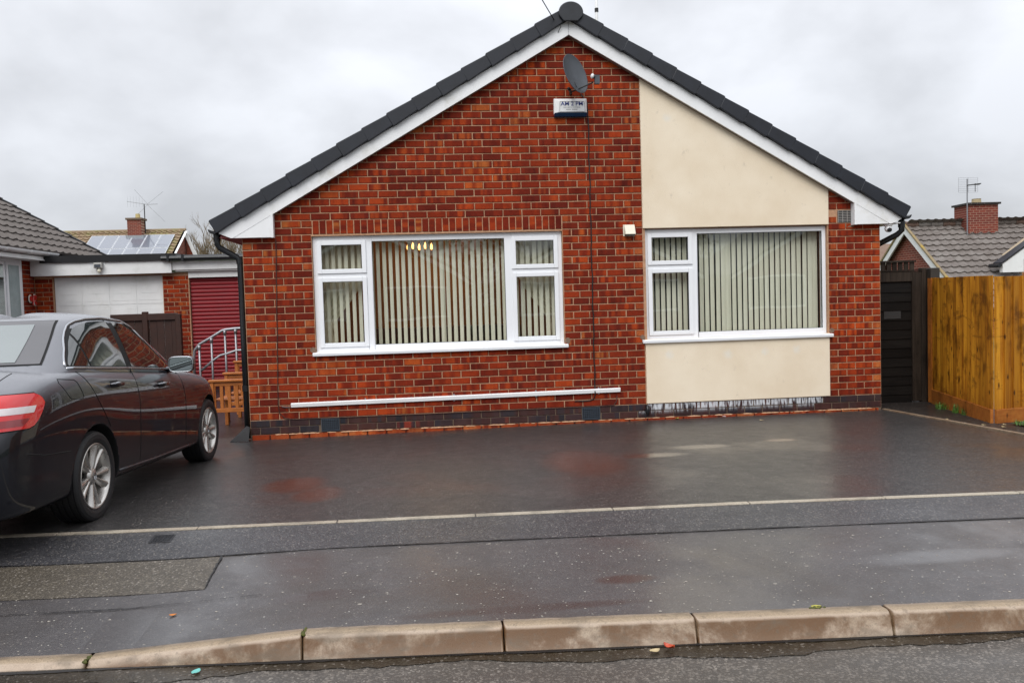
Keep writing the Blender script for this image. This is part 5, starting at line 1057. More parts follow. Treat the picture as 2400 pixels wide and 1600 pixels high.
# roof glimpsed behind between
hz = thing('distant_roof_house', 'distant low brown roof glimpsed between the bungalow and right gable', 'house')
obj('roof', MB().prism([(28.0, 1.6), (34.0, 4.35), (34.2, 4.35), (34.2, 1.6)], 14, 22, 'x') if False else MB().add([(22, 31, 2.1), (30, 31, 2.1), (30, 35, 3.95), (22, 35, 3.95), (22, 39, 2.1), (30, 39, 2.1)], [(0, 1, 2, 3), (3, 2, 5, 4), (0, 3, 4), (1, 5, 2)]), tile_mat('distant_tile', (0.16, 0.09, 0.06), (0.2, 0.13, 0.09)), hz)
obj('wall', MB().box(22.1, 29.9, 31.2, 38.8, -0.4, 2.15), M_FB, hz)
# right near: white-boxed gable house
hc = thing('right_near_house', 'buff brick gabled house with white bargeboard at the right edge', 'house')
K_ = 1.394; xa, ya, SX = 2.186 + (15.86 - 2.186) * 1.394, 16.0, 4.3
def zk(z): return 1.32 + (z - 1.32) * K_
def rl(x): return zk(1.86) + (x - xa) * 0.66
mb = MB(); mb.prism([(xa + 0.80, -0.4), (xa + 2 * SX - 0.8, -0.4), (xa + 2 * SX - 0.8, rl(xa + 0.5)), (xa + SX, rl(xa + SX) - 0.1), (xa + 0.80, rl(xa + 0.5))], ya + 0.16, ya + 1.2); obj('wall', mb, M_MOBUFF, hc)
bricks_out([b for b in brick_block(xa + 0.81, xa + 3.0, 1.2, 4.0, M_BBUFF) if b[1] < rl(b[0]) - 0.1], hc, 150, Matrix.Translation((0, ya + 0.16, 0)))
for s in (0, 1):
    def mx2(P_): return P_ if s == 0 else [(2 * (xa + SX) - x, z) for x, z in P_]
    obj('bargeboard', MB().prism(mx2([(xa, zk(1.86)), (xa, zk(1.78)), (xa + 0.75, zk(1.96)), (xa + SX, rl(xa + SX) - 0.28), (xa + SX, rl(xa + SX))]), ya, ya + 0.03), M_WHITEPAINT, hc)
    obj('soffit_box', MB().prism(mx2([(xa, zk(1.66)), (xa + 0.75, zk(1.66)), (xa + 0.75, zk(2.0)), (xa, zk(1.80))]), ya - 0.003, ya + 0.15), M_WHITEPAINT, hc)
    obj('roof', MB().prism(mx2([(xa - 0.06, zk(1.86)), (xa + SX, rl(xa + SX) + 0.02), (xa + SX, rl(xa + SX) + 0.07), (xa - 0.06, zk(1.90))]), ya - 0.03, ya + 0.4), M_SLATE, hc)
obj('gutter', MB().tube([(xa - 0.1, ya, zk(1.83)), (xa - 0.1, ya + 0.5, zk(1.83))], 0.07, 8), M_BLACKP, hc)
# far left: house with solar panels
hs = thing('solar_panel_house', 'far brick house on the left with mossy roof and chimney', 'house')
rz = 6.21; x0, x1 = -20.5, -12.45; yr = 42; dz_ = 3.0; TS = 0.62
tiled_slope('roof_tiles', hs, (x0, yr - dz_ / TS * 1.0, rz - dz_), (1, 0, 0), (0, 1 / math.hypot(1, TS), TS / math.hypot(1, TS)), x1 - x0, 0.36, 16, 0.33, M_TILE_F, wave=0.06, thick=0.06)
mb = MB(); mb.add([(x1 - 0.02, yr - dz_ / TS, rz - dz_ - 0.1), (x1 - 0.02, yr + dz_ / TS, rz - dz_ - 0.1), (x1 - 0.02, yr, rz - 0.1), (x0, yr - dz_ / TS, rz - dz_ - 0.1), (x0, yr + dz_ / TS, rz - dz_ - 0.1), (x0, yr, rz - 0.1)], [(0, 1, 2), (5, 4, 3), (1, 4, 5, 2), (0, 3, 4, 1)]); obj('roof_back', mb, M_FBY, hs)
obj('wall', MB().box(x0, x1 - 0.1, yr - 4.4, yr + 4.4, -0.4, rz - dz_), M_FB, hs)
obj('ridge', MB().tube([(x0, yr, rz + 0.02), (x1, yr, rz + 0.02)], 0.11, 8), M_TILE_F, hs)
# right gable return seen obliquely
mb = MB(); mb.add([(x1 + 0.0, yr - 0.2, rz - 0.05), (x1 - 0.0, yr - 4.9, rz - 3.0), (x1 + 0.10, yr - 4.9, rz - 3.0), (x1 + 0.14, yr - 0.2, rz - 0.05)], [(0, 1, 2, 3)]); mb.prism([(x1 + 0.1, rz - 0.1), (x1 + 0.9, rz - 2.2), (x1 + 0.7, rz - 2.2), (x1 + 0.0, rz - 0.35)], yr - 0.3, yr - 0.2); obj('bargeboard', mb, M_WHITEPAINT, hs)
obj('gable', MB().prism([(x1 + 0.02, rz - 0.2), (x1 + 0.8, rz - 2.3), (x1 + 0.02, rz - 2.3)], yr - 0.18, yr), plain('far_gable_brick', (0.22, 0.05, 0.025), 0.8), hs)
cs_ = obj('chimney', MB().box(-15.55, -14.75, yr - 0.9, yr - 0.1, rz - 0.9, 6.82), M_FB, hs); obj('chimney_cap', MB().box(-15.62, -14.68, yr - 0.97, yr - 0.03, 6.82, 6.93), M_MOD, cs_); obj('flashing', MB().box(-15.63, -14.62, yr - 1.0, yr - 0.0, rz - 0.95, rz - 0.32), plain('lead_flashing', (0.28, 0.30, 0.32), 0.5), cs_)
obj('chimney_pot', MB().lathe([(0.15, 6.93), (0.13, 7.2)], 10, Matrix.Translation((-15.05, yr - 0.5, 0))), plain('yellow_pot', (0.45, 0.36, 0.16), 0.7), cs_)
M_PV = NT('solar_glass'); pp = M_PV.pos(); M_PV.set('Base Color', (0.15, 0.165, 0.20)); M_PV.set('Roughness', 0.22); M_PV.set('Coat Weight', 1.0); M_PV = M_PV.m
M_ALU = plain('aluminium', (0.55, 0.57, 0.60), 0.4)
nrm = Vector((0, -TS, 1)).normalized(); upn = Vector((0, 1, TS)).normalized()
for r_ in range(2):
    for c in range(6):
        px = -17.66 + c * 0.795 ; topd = 0.75 + r_ * 1.70; base = Vector((px - 0.12 * 0, yr, rz)) - upn * topd + nrm * 0.13
        mbp = MB(); W2, H2 = 0.775, 1.66; sk = -0.0
        c4 = [base, base + Vector((W2, 0, 0)), base + Vector((W2, 0, 0)) - upn * H2, base - upn * H2]; c8 = [v - nrm * 0.04 for v in c4]
        pvo = bpy.data.objects.new('solar_panel', None); pvo.parent = hs; COL.objects.link(pvo)
        mbp.add(c4 + c8, [(0, 1, 2, 3), (7, 6, 5, 4), (0, 4, 5, 1), (1, 5, 6, 2), (2, 6, 7, 3), (3, 7, 4, 0)]); obj('panel_frame', mbp, M_ALU, pvo)
        i4 = [base + Vector((0.03, 0, 0)) - upn * 0.035, base + Vector((W2 - 0.03, 0, 0)) - upn * 0.035, base + Vector((W2 - 0.03, 0, 0)) - upn * (H2 - 0.035), base + Vector((0.03, 0, 0)) - upn * (H2 - 0.035)]
        obj('panel_glass', MB().add([v + nrm * 0.006 for v in i4], [(0, 1, 2, 3)]), M_PV, pvo, recalc=False)
at = thing('tv_aerial', 'spindly cross-armed television aerial on the far left chimney', 'aerial', (-14.72, yr - 0.3, 6.0))
obj('mast', MB().tube([(0, 0, 0), (0, 0, 1.8)], 0.03, 6), M_CABLE, at); mb = MB()
mb.tube([(-0.98, 0, 1.97), (0.2, 0, 1.77), (0.78, 0, 1.79)], 0.012, 5)
for s_, e_ in (((0.2, 0, 1.8), (-0.45, -0.2, 2.65)), ((0.2, 0, 1.8), (1.2, -0.2, 2.5)), ((0.2, 0, 1.75), (-0.6, 0.2, 1.1)), ((0.2, 0, 1.75), (1.1, 0.2, 0.75))): mb.tube([s_, e_], 0.0065, 4)
for i in range(6): x = -0.95 + i * 0.17; mb.tube([(x, -0.02, 1.62), (x, 0.02, 2.28)], 0.003, 4)
obj('aerial_arms', mb, plain('aerial_grey', (0.2, 0.2, 0.2), 0.5), at)
# bare trees beyond
M_TWIG = plain('bare_twigs', (0.20, 0.15, 0.09), 0.8, 0.2); M_BARK = plain('bark', (0.12, 0.09, 0.06), 0.8)
def bare_tree(label, x, y, H, seed, spread):
    rr = random.Random(seed); t_ = thing('bare_tree', label, 'tree', (x, y, -0.4), group='bare trees behind the garages'); tw = MB(); tk = MB()
    tk.tube([(0, 0, 0), (rr.uniform(-.2, .2), 0, H * 0.3), (rr.uniform(-.3, .3), 0, H * 0.5)], [0.22, 0.17, 0.12], 7)
    def br(p, d, ln, r_, dep):
        q = p + d * ln; m = p + d * ln * 0.5 + Vector((rr.uniform(-1, 1), rr.uniform(-1, 1), rr.uniform(-.3, .6))) * ln * 0.07
        (tk if dep < 2 else tw).tube([p, m, q], [r_, r_ * 0.8, r_ * 0.6], 4 if dep > 1 else 6, cap=False)
        if dep >= 5: return
        for _ in range(3 if dep < 4 else 2):
            nd = (d + Vector((rr.uniform(-1, 1) * spread, rr.uniform(-1, 1) * spread, rr.uniform(-0.1, 0.5)))).normalized(); br(p.lerp(q, rr.uniform(0.45, 1.0)), nd, ln * rr.uniform(0.6, 0.85), r_ * 0.58, dep + 1)
    for i in range(5):
        a = rr.uniform(0, 2 * PI); br(Vector((0, 0, H * rr.uniform(0.25, 0.5))), Vector((math.cos(a) * 0.5, math.sin(a) * 0.5, 1)).normalized(), H * 0.22, 0.10, 0)
    obj('trunk', tk, M_BARK, t_, recalc=False); obj('crown', tw, M_TWIG, t_, recalc=False)
bare_tree('bare tree nearest the far left gable', -16.2, 56, 8.6, 2, 0.55); bare_tree('bare tree midway between gable and bungalow eave', -14.2, 57, 8.3, 5, 0.55); bare_tree('bare tree showing closest to the bungalow eave', -12.4, 58, 7.6, 8, 0.6)
bare_tree('low bare tree behind the downpipe', -10.9, 57, 6.9, 12, 0.6)

# ------------------------------------------------------------------ houses across the road (they show in the glass and the wet paint)
def opposite(x, label, wm):
    h_ = thing('opposite_bungalow', label, 'bungalow', (x, -25, -0.2), group='bungalows across the road'); Wd = 4.1
    obj('wall', MB().prism([(-Wd, 0), (Wd, 0), (Wd, 2.5), (0, 4.9), (-Wd, 2.5)], -8, 0), wm, h_)
    for s in (-1, 1):
        obj('bargeboard', MB().prism([(s * (Wd + 0.3), 2.2), (s * (Wd + 0.3), 2.38), (0, 4.95), (0, 4.75)], 0.1, 0.13), M_WHITEP, h_)
        obj('roof', MB().prism([(s * (Wd + 0.35), 2.35), (s * (Wd + 0.35), 2.45), (0, 5.15), (0, 4.98)], -8.2, 0.15), M_SLATE, h_)
    for a in (-2.3, 2.0):
        wf = obj('window', MB().box(a - 1.3, a + 1.3, 0.02, 0.06, 0.9, 2.3), M_WHITEP, h_); obj('pane', MB().box(a - 1.2, a - 0.45, 0.062, 0.066, 1.0, 2.2), M_GASKET, wf); obj('pane', MB().box(a - 0.35, a + 1.2, 0.062, 0.066, 1.0, 2.2), M_GASKET, wf)
opposite(-0.4, 'bungalow across the road opposite the parked car', M_FB); opposite(9.6, 'bungalow across the road opposite the render panel', M_FB); opposite(19.6, 'bungalow across the road opposite the orange fence', M_FB); opposite(-10.4, 'bungalow across the road far to the left', M_FB)

def leafy_tree(label, x, y, H, Wd, seed):
    rr = random.Random(seed); t_ = thing('leafy_tree', label, 'tree', (x, y, -0.2), group='trees behind the bungalows across the road'); obj('trunk', MB().tube([(0, 0, 0), (0, 0, H * .5)], [.2, .12], 7), M_BARK, t_); mb = MB()
    cl = [(rr.uniform(-1, 1) * Wd * .7, rr.uniform(-1, 1) * Wd * .5, rr.uniform(.35, .9) * H, rr.uniform(.25, .45) * Wd) for _ in range(14)]
    for _ in range(2600):
        c = rr.choice(cl); d = Vector((rr.gauss(0, 1), rr.gauss(0, 1), rr.gauss(0, 1))).normalized() * c[3] * rr.uniform(.6, 1.05); q = Vector(c[:3]) + d; a = Vector((rr.gauss(0, 1), rr.gauss(0, 1), rr.gauss(0, 1))).normalized() * .11; b = a.cross(Vector((rr.gauss(0, 1), rr.gauss(0, 1), rr.gauss(0, 1)))).normalized() * .09
        mb.add([q - a, q + b, q + a, q - b], [(0, 1, 2, 3)])
    obj('crown', mb, M_LEAF, t_, recalc=False)
M_LEAF = plain('dark_leaves', (0.035, 0.060, 0.018), 0.6, 0.4, 3)
for i, (x, H, lb) in enumerate(((-5.4, 6.5, 'dark tree across the road between the two left bungalows'), (4.6, 6.8, 'dark tree across the road between the middle bungalows'), (14.6, 7.0, 'dark tree across the road between the right bungalows'), (24.5, 7.0, 'dark tree across the road at the far right'))): leafy_tree(lb, x, -34, H, 3.2, i)
for i, x in enumerate((-5.4, 4.6, 14.6)):
    hd = MB(); rr = random.Random(i)
    for _ in range(1500): q = Vector((x + rr.uniform(-.9, .9), -24 + rr.uniform(-.3, .3), rr.uniform(-.2, 2.1))); a = Vector((rr.gauss(0, 1), rr.gauss(0, 1), rr.gauss(0, 1))).normalized() * .08; b = a.cross(Vector((0.3, 0.2, 1))).normalized() * .07; hd.add([q - a, q + b, q + a, q - b], [(0, 1, 2, 3)])
    obj('hedge', hd, M_LEAF, recalc=False, label='clipped hedge %s across the road' % ('left of the middle bungalows', 'between the two middle bungalows', 'right of the middle bungalows')[i], cat='hedge')

# ------------------------------------------------------------------ parked saloon car
cO = Vector((-.23, -4.02, -.135)); ch_ = Vector((.042, 1, -.028)).normalized(); cr_ = ch_.cross(Vector((0, 0, 1))).normalized(); cu_ = cr_.cross(ch_).normalized()
cO = cO - cr_ * 0.9
CM = Matrix(((cr_.x, ch_.x, cu_.x, cO.x), (cr_.y, ch_.y, cu_.y, cO.y), (cr_.z, ch_.z, cu_.z, cO.z), (0, 0, 0, 1)))   # local: x right, y forward, z up
car = thing('parked_car', 'dark blue-black wet saloon car parked beside the bungalow, seen from behind', 'car'); car.matrix_world = CM
t = NT('car_paint'); p = t.objc(); ge = t.N.new('ShaderNodeNewGeometry')
t.set('Specular IOR Level', 0.15); t.set('Roughness', 0.4); t.set('Coat Weight', 1.0)
nz = t.xyz(ge.outputs['Normal'])[2]; up = t.sm(nz, 0.25, 0.8); t.set('Base Color', t.mix(t.math('MULTIPLY', t.sm(nz, 0.10, 0.62), 0.8), (0.0040, 0.0045, 0.0080), (0.19, 0.195, 0.215))); t.set('Coat IOR', 1.42)  # upward faces paler: sky sheen on raindrops put into the base colour
dv_ = t.N.new('ShaderNodeTexVoronoi'); dv_.inputs['Scale'].default_value = 95; t.L.new(p, dv_.inputs['Vector']); dr = t.math('MULTIPLY', t.math('SUBTRACT', 1.0, t.sm(dv_.outputs['Distance'], 0.12, 0.34)), t.math('GREATER_THAN', t.xyz(dv_.outputs['Color'])[0], 0.45))
t.set('Coat Roughness', t.math('MULTIPLY_ADD', up, 0.16, 0.025)); amt = t.math('MULTIPLY_ADD', t.sm(nz, -0.05, 0.6), 0.9, 0.0)
bn_ = t.N.new('ShaderNodeBump'); bn_.inputs['Distance'].default_value = 0.0016; t.L.new(t.math('MULTIPLY', dr, amt), bn_.inputs['Height']); bn_.inputs['Strength'].default_value = 0.8
t.L.new(bn_.outputs[0], t.b.inputs['Coat Normal']); t.L.new(bn_.outputs[0], t.b.inputs['Normal']); M_PAINT = t.m
M_ARCH = plain('arch_liner', (0.004, 0.004, 0.004), 0.9); M_GAP = plain('panel_gap', (0.002, 0.002, 0.002), 0.8)
t = NT('car_glass'); t.set('Base Color', (0.010, 0.016, 0.014)); t.set('Roughness', 0.05); t.set('Specular IOR Level', 0.9); t.set('Coat Weight', 1.0); t.set('Coat Roughness', 0.02)
dv_ = t.N.new('ShaderNodeTexVoronoi'); dv_.inputs['Scale'].default_value = 80; t.L.new(t.objc(), dv_.inputs['Vector']); dr = t.math('MULTIPLY', t.math('SUBTRACT', 1.0, t.sm(dv_.outputs['Distance'], 0.1, 0.3)), t.math('GREATER_THAN', t.xyz(dv_.outputs['Color'])[0], 0.6))
bn_ = t.N.new('ShaderNodeBump'); bn_.inputs['Distance'].default_value = 0.001; t.L.new(dr, bn_.inputs['Height']); bn_.inputs['Strength'].default_value = 0.5; t.L.new(bn_.outputs[0], t.b.inputs['Coat Normal']); M_CGLASS = t.m
t = NT('wet_rear_glass'); t.set('Base Color', (0.10, 0.125, 0.12)); t.set('Roughness', 0.25); t.set('Specular IOR Level', 0.8); t.set('Coat Weight', 1.0); t.set('Coat Roughness', 0.10); t.set('Coat IOR', 1.8); M_RGLASS = t.m
M_CHROME = plain('car_chrome', (0.42, 0.43, 0.45), 0.2, 0.03, metal=1.0)
M_TYRE = plain('tyre_rubber', (0.010, 0.010, 0.011), 0.6, 0.2, 20); M_RIM = plain('alloy_rim', (0.52, 0.50, 0.47), 0.28, 0.08, 20, metal=0.85)
t = NT('tail_lamp_red'); t.set('Base Color', (0.55, 0.004, 0.006)); t.set('Roughness', 0.15); t.set('Coat Weight', 1.0); t.set('Coat Roughness', 0.03); t.set('Subsurface Weight', 0.0); M_TAIL = t.m
M_TAILW = plain('tail_lamp_clear', (0.62, 0.56, 0.56), 0.2, 0.08, 20, coat=1.0); M_TAILD = plain('tail_lamp_dark_red', (0.22, 0.003, 0.006), 0.2, coat=1.0)
ip = lambda x, xs, ys: float(np.interp(x, xs, ys))
W_ = lambda u: ip(u, [-1.12, -1.10, -1.05, -0.95, -0.75, -0.45, 0, .6, 1.5, 2.3, 2.8, 3.05, 3.2, 3.32, 3.38], [.50, .64, .76, .835, .885, .915, .928, .925, .925, .925, .905, .865, .78, .62, .45])
Sh = lambda u: ip(u, [-1.12, -.98, -.75, -.5, -.1, .9, 1.8, 2.3, 2.8, 3.1, 3.3, 3.38], [.90, .955, 1.0, 1.045, 1.080, 1.030, .972, .93, .865, .765, .64, .58])
Zd = lambda u: ip(u, [-1.12, -1.02, -.95, -.5, 0, 2.2, 2.7, 3.1, 3.3, 3.38], [.93, 1.035, 1.065, 1.115, 1.12, 1.02, .955, .84, .70, .62])
Zb = lambda u: ip(u, [-1.12, -.8, -.45, .4, 2.2, 2.9, 3.38], [.22, .20, .20, .20, .18, .18, .22])
us = [-1.12, -1.10, -1.06, -1.0, -.92, -.8, -.65, -.5, -.3, -.1, .1, .3, .5, .8, 1.1, 1.4, 1.7, 2.0, 2.2, 2.4, 2.6, 2.8, 2.95, 3.08, 3.2, 3.3, 3.36, 3.38]
def section(u):
    Wd = W_(u); s = Sh(u); zb = Zb(u); zd = Zd(u); ff = math.exp(-((u - 0.08) / 0.55) ** 2); fr_ = math.exp(-((u - 2.68) / 0.5) ** 2)
    T = [(0.0, 0, True), (Wd * 0.75, 0, True), (Wd - .06, .012, True), (Wd - .020, .09, True), (Wd - .010, .25, True), (Wd - .004, .42, True), (Wd, .58, True), (Wd - .004 + .010 * ff + .006 * fr_, .72, True), (Wd - .020 + .012 * ff + .008 * fr_, .86, True), (Wd - .052 + .008 * ff, .955, True), (Wd - .095, 1.0, True)]
    pts = [(w_, zb + t_ * (s - zb)) for w_, t_, _ in T] + [(Wd * .72, lerp(s, zd, .55)), (Wd * .40, zd - .010), (0, zd)]
    out_ = []
    k = max(0.0, 1 - (u + 1.12) / 0.75); kf = max(0.0, 1 - (3.38 - u) / 0.6)
    for (w_, z) in pts:
        du = k * (max(0, z - .62) * .42 + max(0, .42 - z) * .15) - kf * (max(0, z - .5) * .6 + max(0, .35 - z) * .3)
        out_.append((w_, u + du, z))
    return out_
secs = [section(u) for u in us]
c0 = [(w_ * .86, y - .012, lerp(.60, z, .88)) for (w_, y, z) in secs[0]]; c00 = [(w_ * .4, y - .014, lerp(.60, z, .5)) for (w_, y, z) in secs[0]]; c1 = [(w_ * .45, y, lerp(.45, z, .6)) for (w_, y, z) in secs[-1]]
secs = [c00, c0] + secs + [c1]
mb = MB(); n = len(secs[0]); rows = []
for sct in secs: rows.append([(-w_, y, z) for (w_, y, z) in sct[::-1][:-1] if w_ > 0 or True][:n - 1] + sct[0:0])
rows = []
for sct in secs:
    right = sct; left = [(-w_, y, z) for (w_, y, z) in sct[1:-1]][::-1]
    rows.append(right + left)
m_ = len(rows[0]); vs = [p for r_ in rows for p in r_]; fs = [(i * m_ + j, i * m_ + (j + 1) % m_, (i + 1) * m_ + (j + 1) % m_, (i + 1) * m_ + j) for i in range(len(rows) - 1) for j in range(m_)]
def endcap(b): return [(b + j, b + j + 1, b + m_ - 2 - j + 1 - 0, b + (m_ - j) % m_) for j in range(0, 1)]
fs += [tuple(range(m_ - 1, -1, -1)), tuple((len(rows) - 1) * m_ + j for j in range(m_))]
mb.add(vs, fs)
def subd(mb, mat, lv):
    me = mb.mesh('tmp', mat, True); ob = bpy.data.objects.new('tmp', me); COL.objects.link(ob); s_ = ob.modifiers.new('s', 'SUBSURF'); s_.levels = lv; s_.render_levels = lv
    bpy.context.view_layer.update(); r_ = bpy.data.meshes.new_from_object(ob.evaluated_get(bpy.context.evaluated_depsgraph_get())); bpy.data.objects.remove(ob); return r_
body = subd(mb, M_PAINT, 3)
# wheel arches cut with cylinders lined in black
tmp = bpy.data.objects.new('tmp', body); COL.objects.link(tmp); body.materials.append(M_ARCH); cutters = []
WHY = (0.08, 2.66); WR = 0.318; WZ = 0.312
for yy in WHY:
    for s in (-1, 1):
        cm = MB().lathe([(0.362, 0.0), (0.362, 0.34)], 56, Matrix.Translation((s * 0.66, yy, WZ + 0.006)) @ Matrix.Rotation(R(90) * s, 4, 'Y')).mesh('cut', [M_ARCH, M_ARCH])
        for p_ in cm.polygons: p_.material_index = 1
        c_ = bpy.data.objects.new('cut', cm); COL.objects.link(c_); cutters.append(c_); b_ = tmp.modifiers.new('b', 'BOOLEAN'); b_.object = c_; b_.operation = 'DIFFERENCE'; b_.solver = 'EXACT'; b_.material_mode = 'INDEX'
bpy.context.view_layer.update(); body2 = bpy.data.meshes.new_from_object(tmp.evaluated_get(bpy.context.evaluated_depsgraph_get()))
for o in cutters + [tmp]: bpy.data.objects.remove(o)
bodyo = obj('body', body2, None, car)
for p_ in body2.polygons: p_.use_smooth = p_.material_index == 0
# greenhouse
rt = lambda u: ip(u, [-.5, -.2, .05, .22, .45, .8, 1.1, 1.35, 1.6, 2.3], [1.26, 1.33, 1.385, 1.415, 1.442, 1.458, 1.442, 1.402, 1.35, 1.2])
ur = lambda t_: ip(t_, [0, .25, .5, .85, 1], [-.55, -.34, -.16, .10, .22]); uf = lambda t_: ip(t_, [0, .25, .5, .85, 1], [2.30, 2.12, 1.93, 1.60, 1.42]); wt = lambda t_: ip(t_, [0, .3, .7, .9, 1], [.862, .820, .752, .705, .655])
rows = []; NP = 96
def ring(t_, sc=1.0, cr=0.0):
    a, b = ur(t_), uf(t_); cx_ = (a + b) / 2; hx = (b - a) / 2; r_ = []
    for j in range(NP):
        th = 2 * PI * j / NP; c_, s_ = math.cos(th), math.sin(th); e = 2 / 6.5
        w_ = wt(t_) * abs(s_) ** e * (1 if s_ >= 0 else -1); y = cx_ + hx * abs(c_) ** e * (1 if c_ >= 0 else -1); bz = Sh(y) - .02
        z = bz + t_ * (rt(y) - bz); r_.append((w_ * sc, cx_ + (y - cx_) * sc, z + cr))
    return r_
for t_ in (-.06, 0, .12, .25, .4, .55, .7, .82, .9, .96, 1.0): rows.append(ring(t_))
for sc, cr in ((.93, .014), (.82, .028), (.6, .042), (.35, .050), (.12, .053)): rows.append(ring(1.0, sc, cr))
# smooth the cap heights towards the lengthwise rail line
vs = [p for r_ in rows for p in r_]; fs = [(i * NP + j, i * NP + (j + 1) % NP, (i + 1) * NP + (j + 1) % NP, (i + 1) * NP + j) for i in range(len(rows) - 1) for j in range(NP)]; fs.append(tuple((len(rows) - 1) * NP + j for j in range(NP)))
gh = subd(MB().add(vs, fs), M_PAINT, 1)
for p_ in gh.polygons: p_.use_smooth = True
obj('roof', gh, None, car)
bvh_g = BVHTree.FromPolygons([v.co.copy() for v in gh.vertices], [tuple(p_.vertices) for p_ in gh.polygons]); bvh_b = BVHTree.FromPolygons([v.co.copy() for v in body.vertices], [tuple(p_.vertices) for p_ in body.polygons])
def hit(org, d, off):
    org = Vector(org); d = Vector(d).normalized(); best = None
    for b in (bvh_g, bvh_b):
        h = b.ray_cast(org, d)
        if h[0] is not None and (best is None or h[3] < best[3]): best = h
    if best is None: return None
    nn = best[1]; nn = nn if nn.dot(d) < 0 else -nn; return best[0] + nn * off
def side(s, y, z, off=0.003): return hit((s * 2.0, y, z), (-s, 0, 0), off)
arc = lambda u: ip(u, [-.123, -.09, -.04, .01, .10, .18, .26, .36, .51, .80, 1.17, 1.45, 1.655, 1.877], [1.10, 1.135, 1.175, 1.21, 1.285, 1.340, 1.388, 1.416, 1.435, 1.445, 1.420, 1.334, 1.205, 1.03])
bel = lambda u: Sh(u) + .012
_ac = {}
def arcs(s, y):
    k_ = (s, round(y, 4))
    if k_ not in _ac:
        z = arc(y); lo = bel(y)
        while z > lo:
            q = side(s, y, z)
            if q is not None and q.x * s > 0.52: break
            z -= 0.006
        _ac[k_] = max(z, lo)
    return _ac[k_]
def win(parent, name, s, ya, yb, mat, inset=0.026, off=0.004, n=22, full=False):
    P = []
    for i in range(n + 1):
        y = lerp(ya, yb, i / n); zl, zh = bel(y) + (0.010 if not full else 0), arcs(s, y) - (inset if not full else 0)
        if zh < zl + 0.002: zh = zl + 0.002
        row = []
        for j in range(9):
            q = side(s, y, lerp(zl, zh, j / 8), off); row.append(q if q is not None else Vector((s * .8, y, lerp(zl, zh, j / 8))))
        P.append(row)
    return obj(name, MB().grid(P), mat, parent, smooth=True)
def strip(s, pts, r_, mat, name, parent, off=0.0, seg=6, sub=8):
    path = []
    for (y0, z0), (y1, z1) in zip(pts[:-1], pts[1:]):
        for i in range(sub):
            q = side(s, lerp(y0, y1, i / sub), lerp(z0, z1, i / sub), off); 
            if q is not None: path.append(q)
    q = side(s, *pts[-1], off); path.append(q) if q is not None else None
    return obj(name, MB().tube(path, r_, seg), mat, parent, smooth=True)
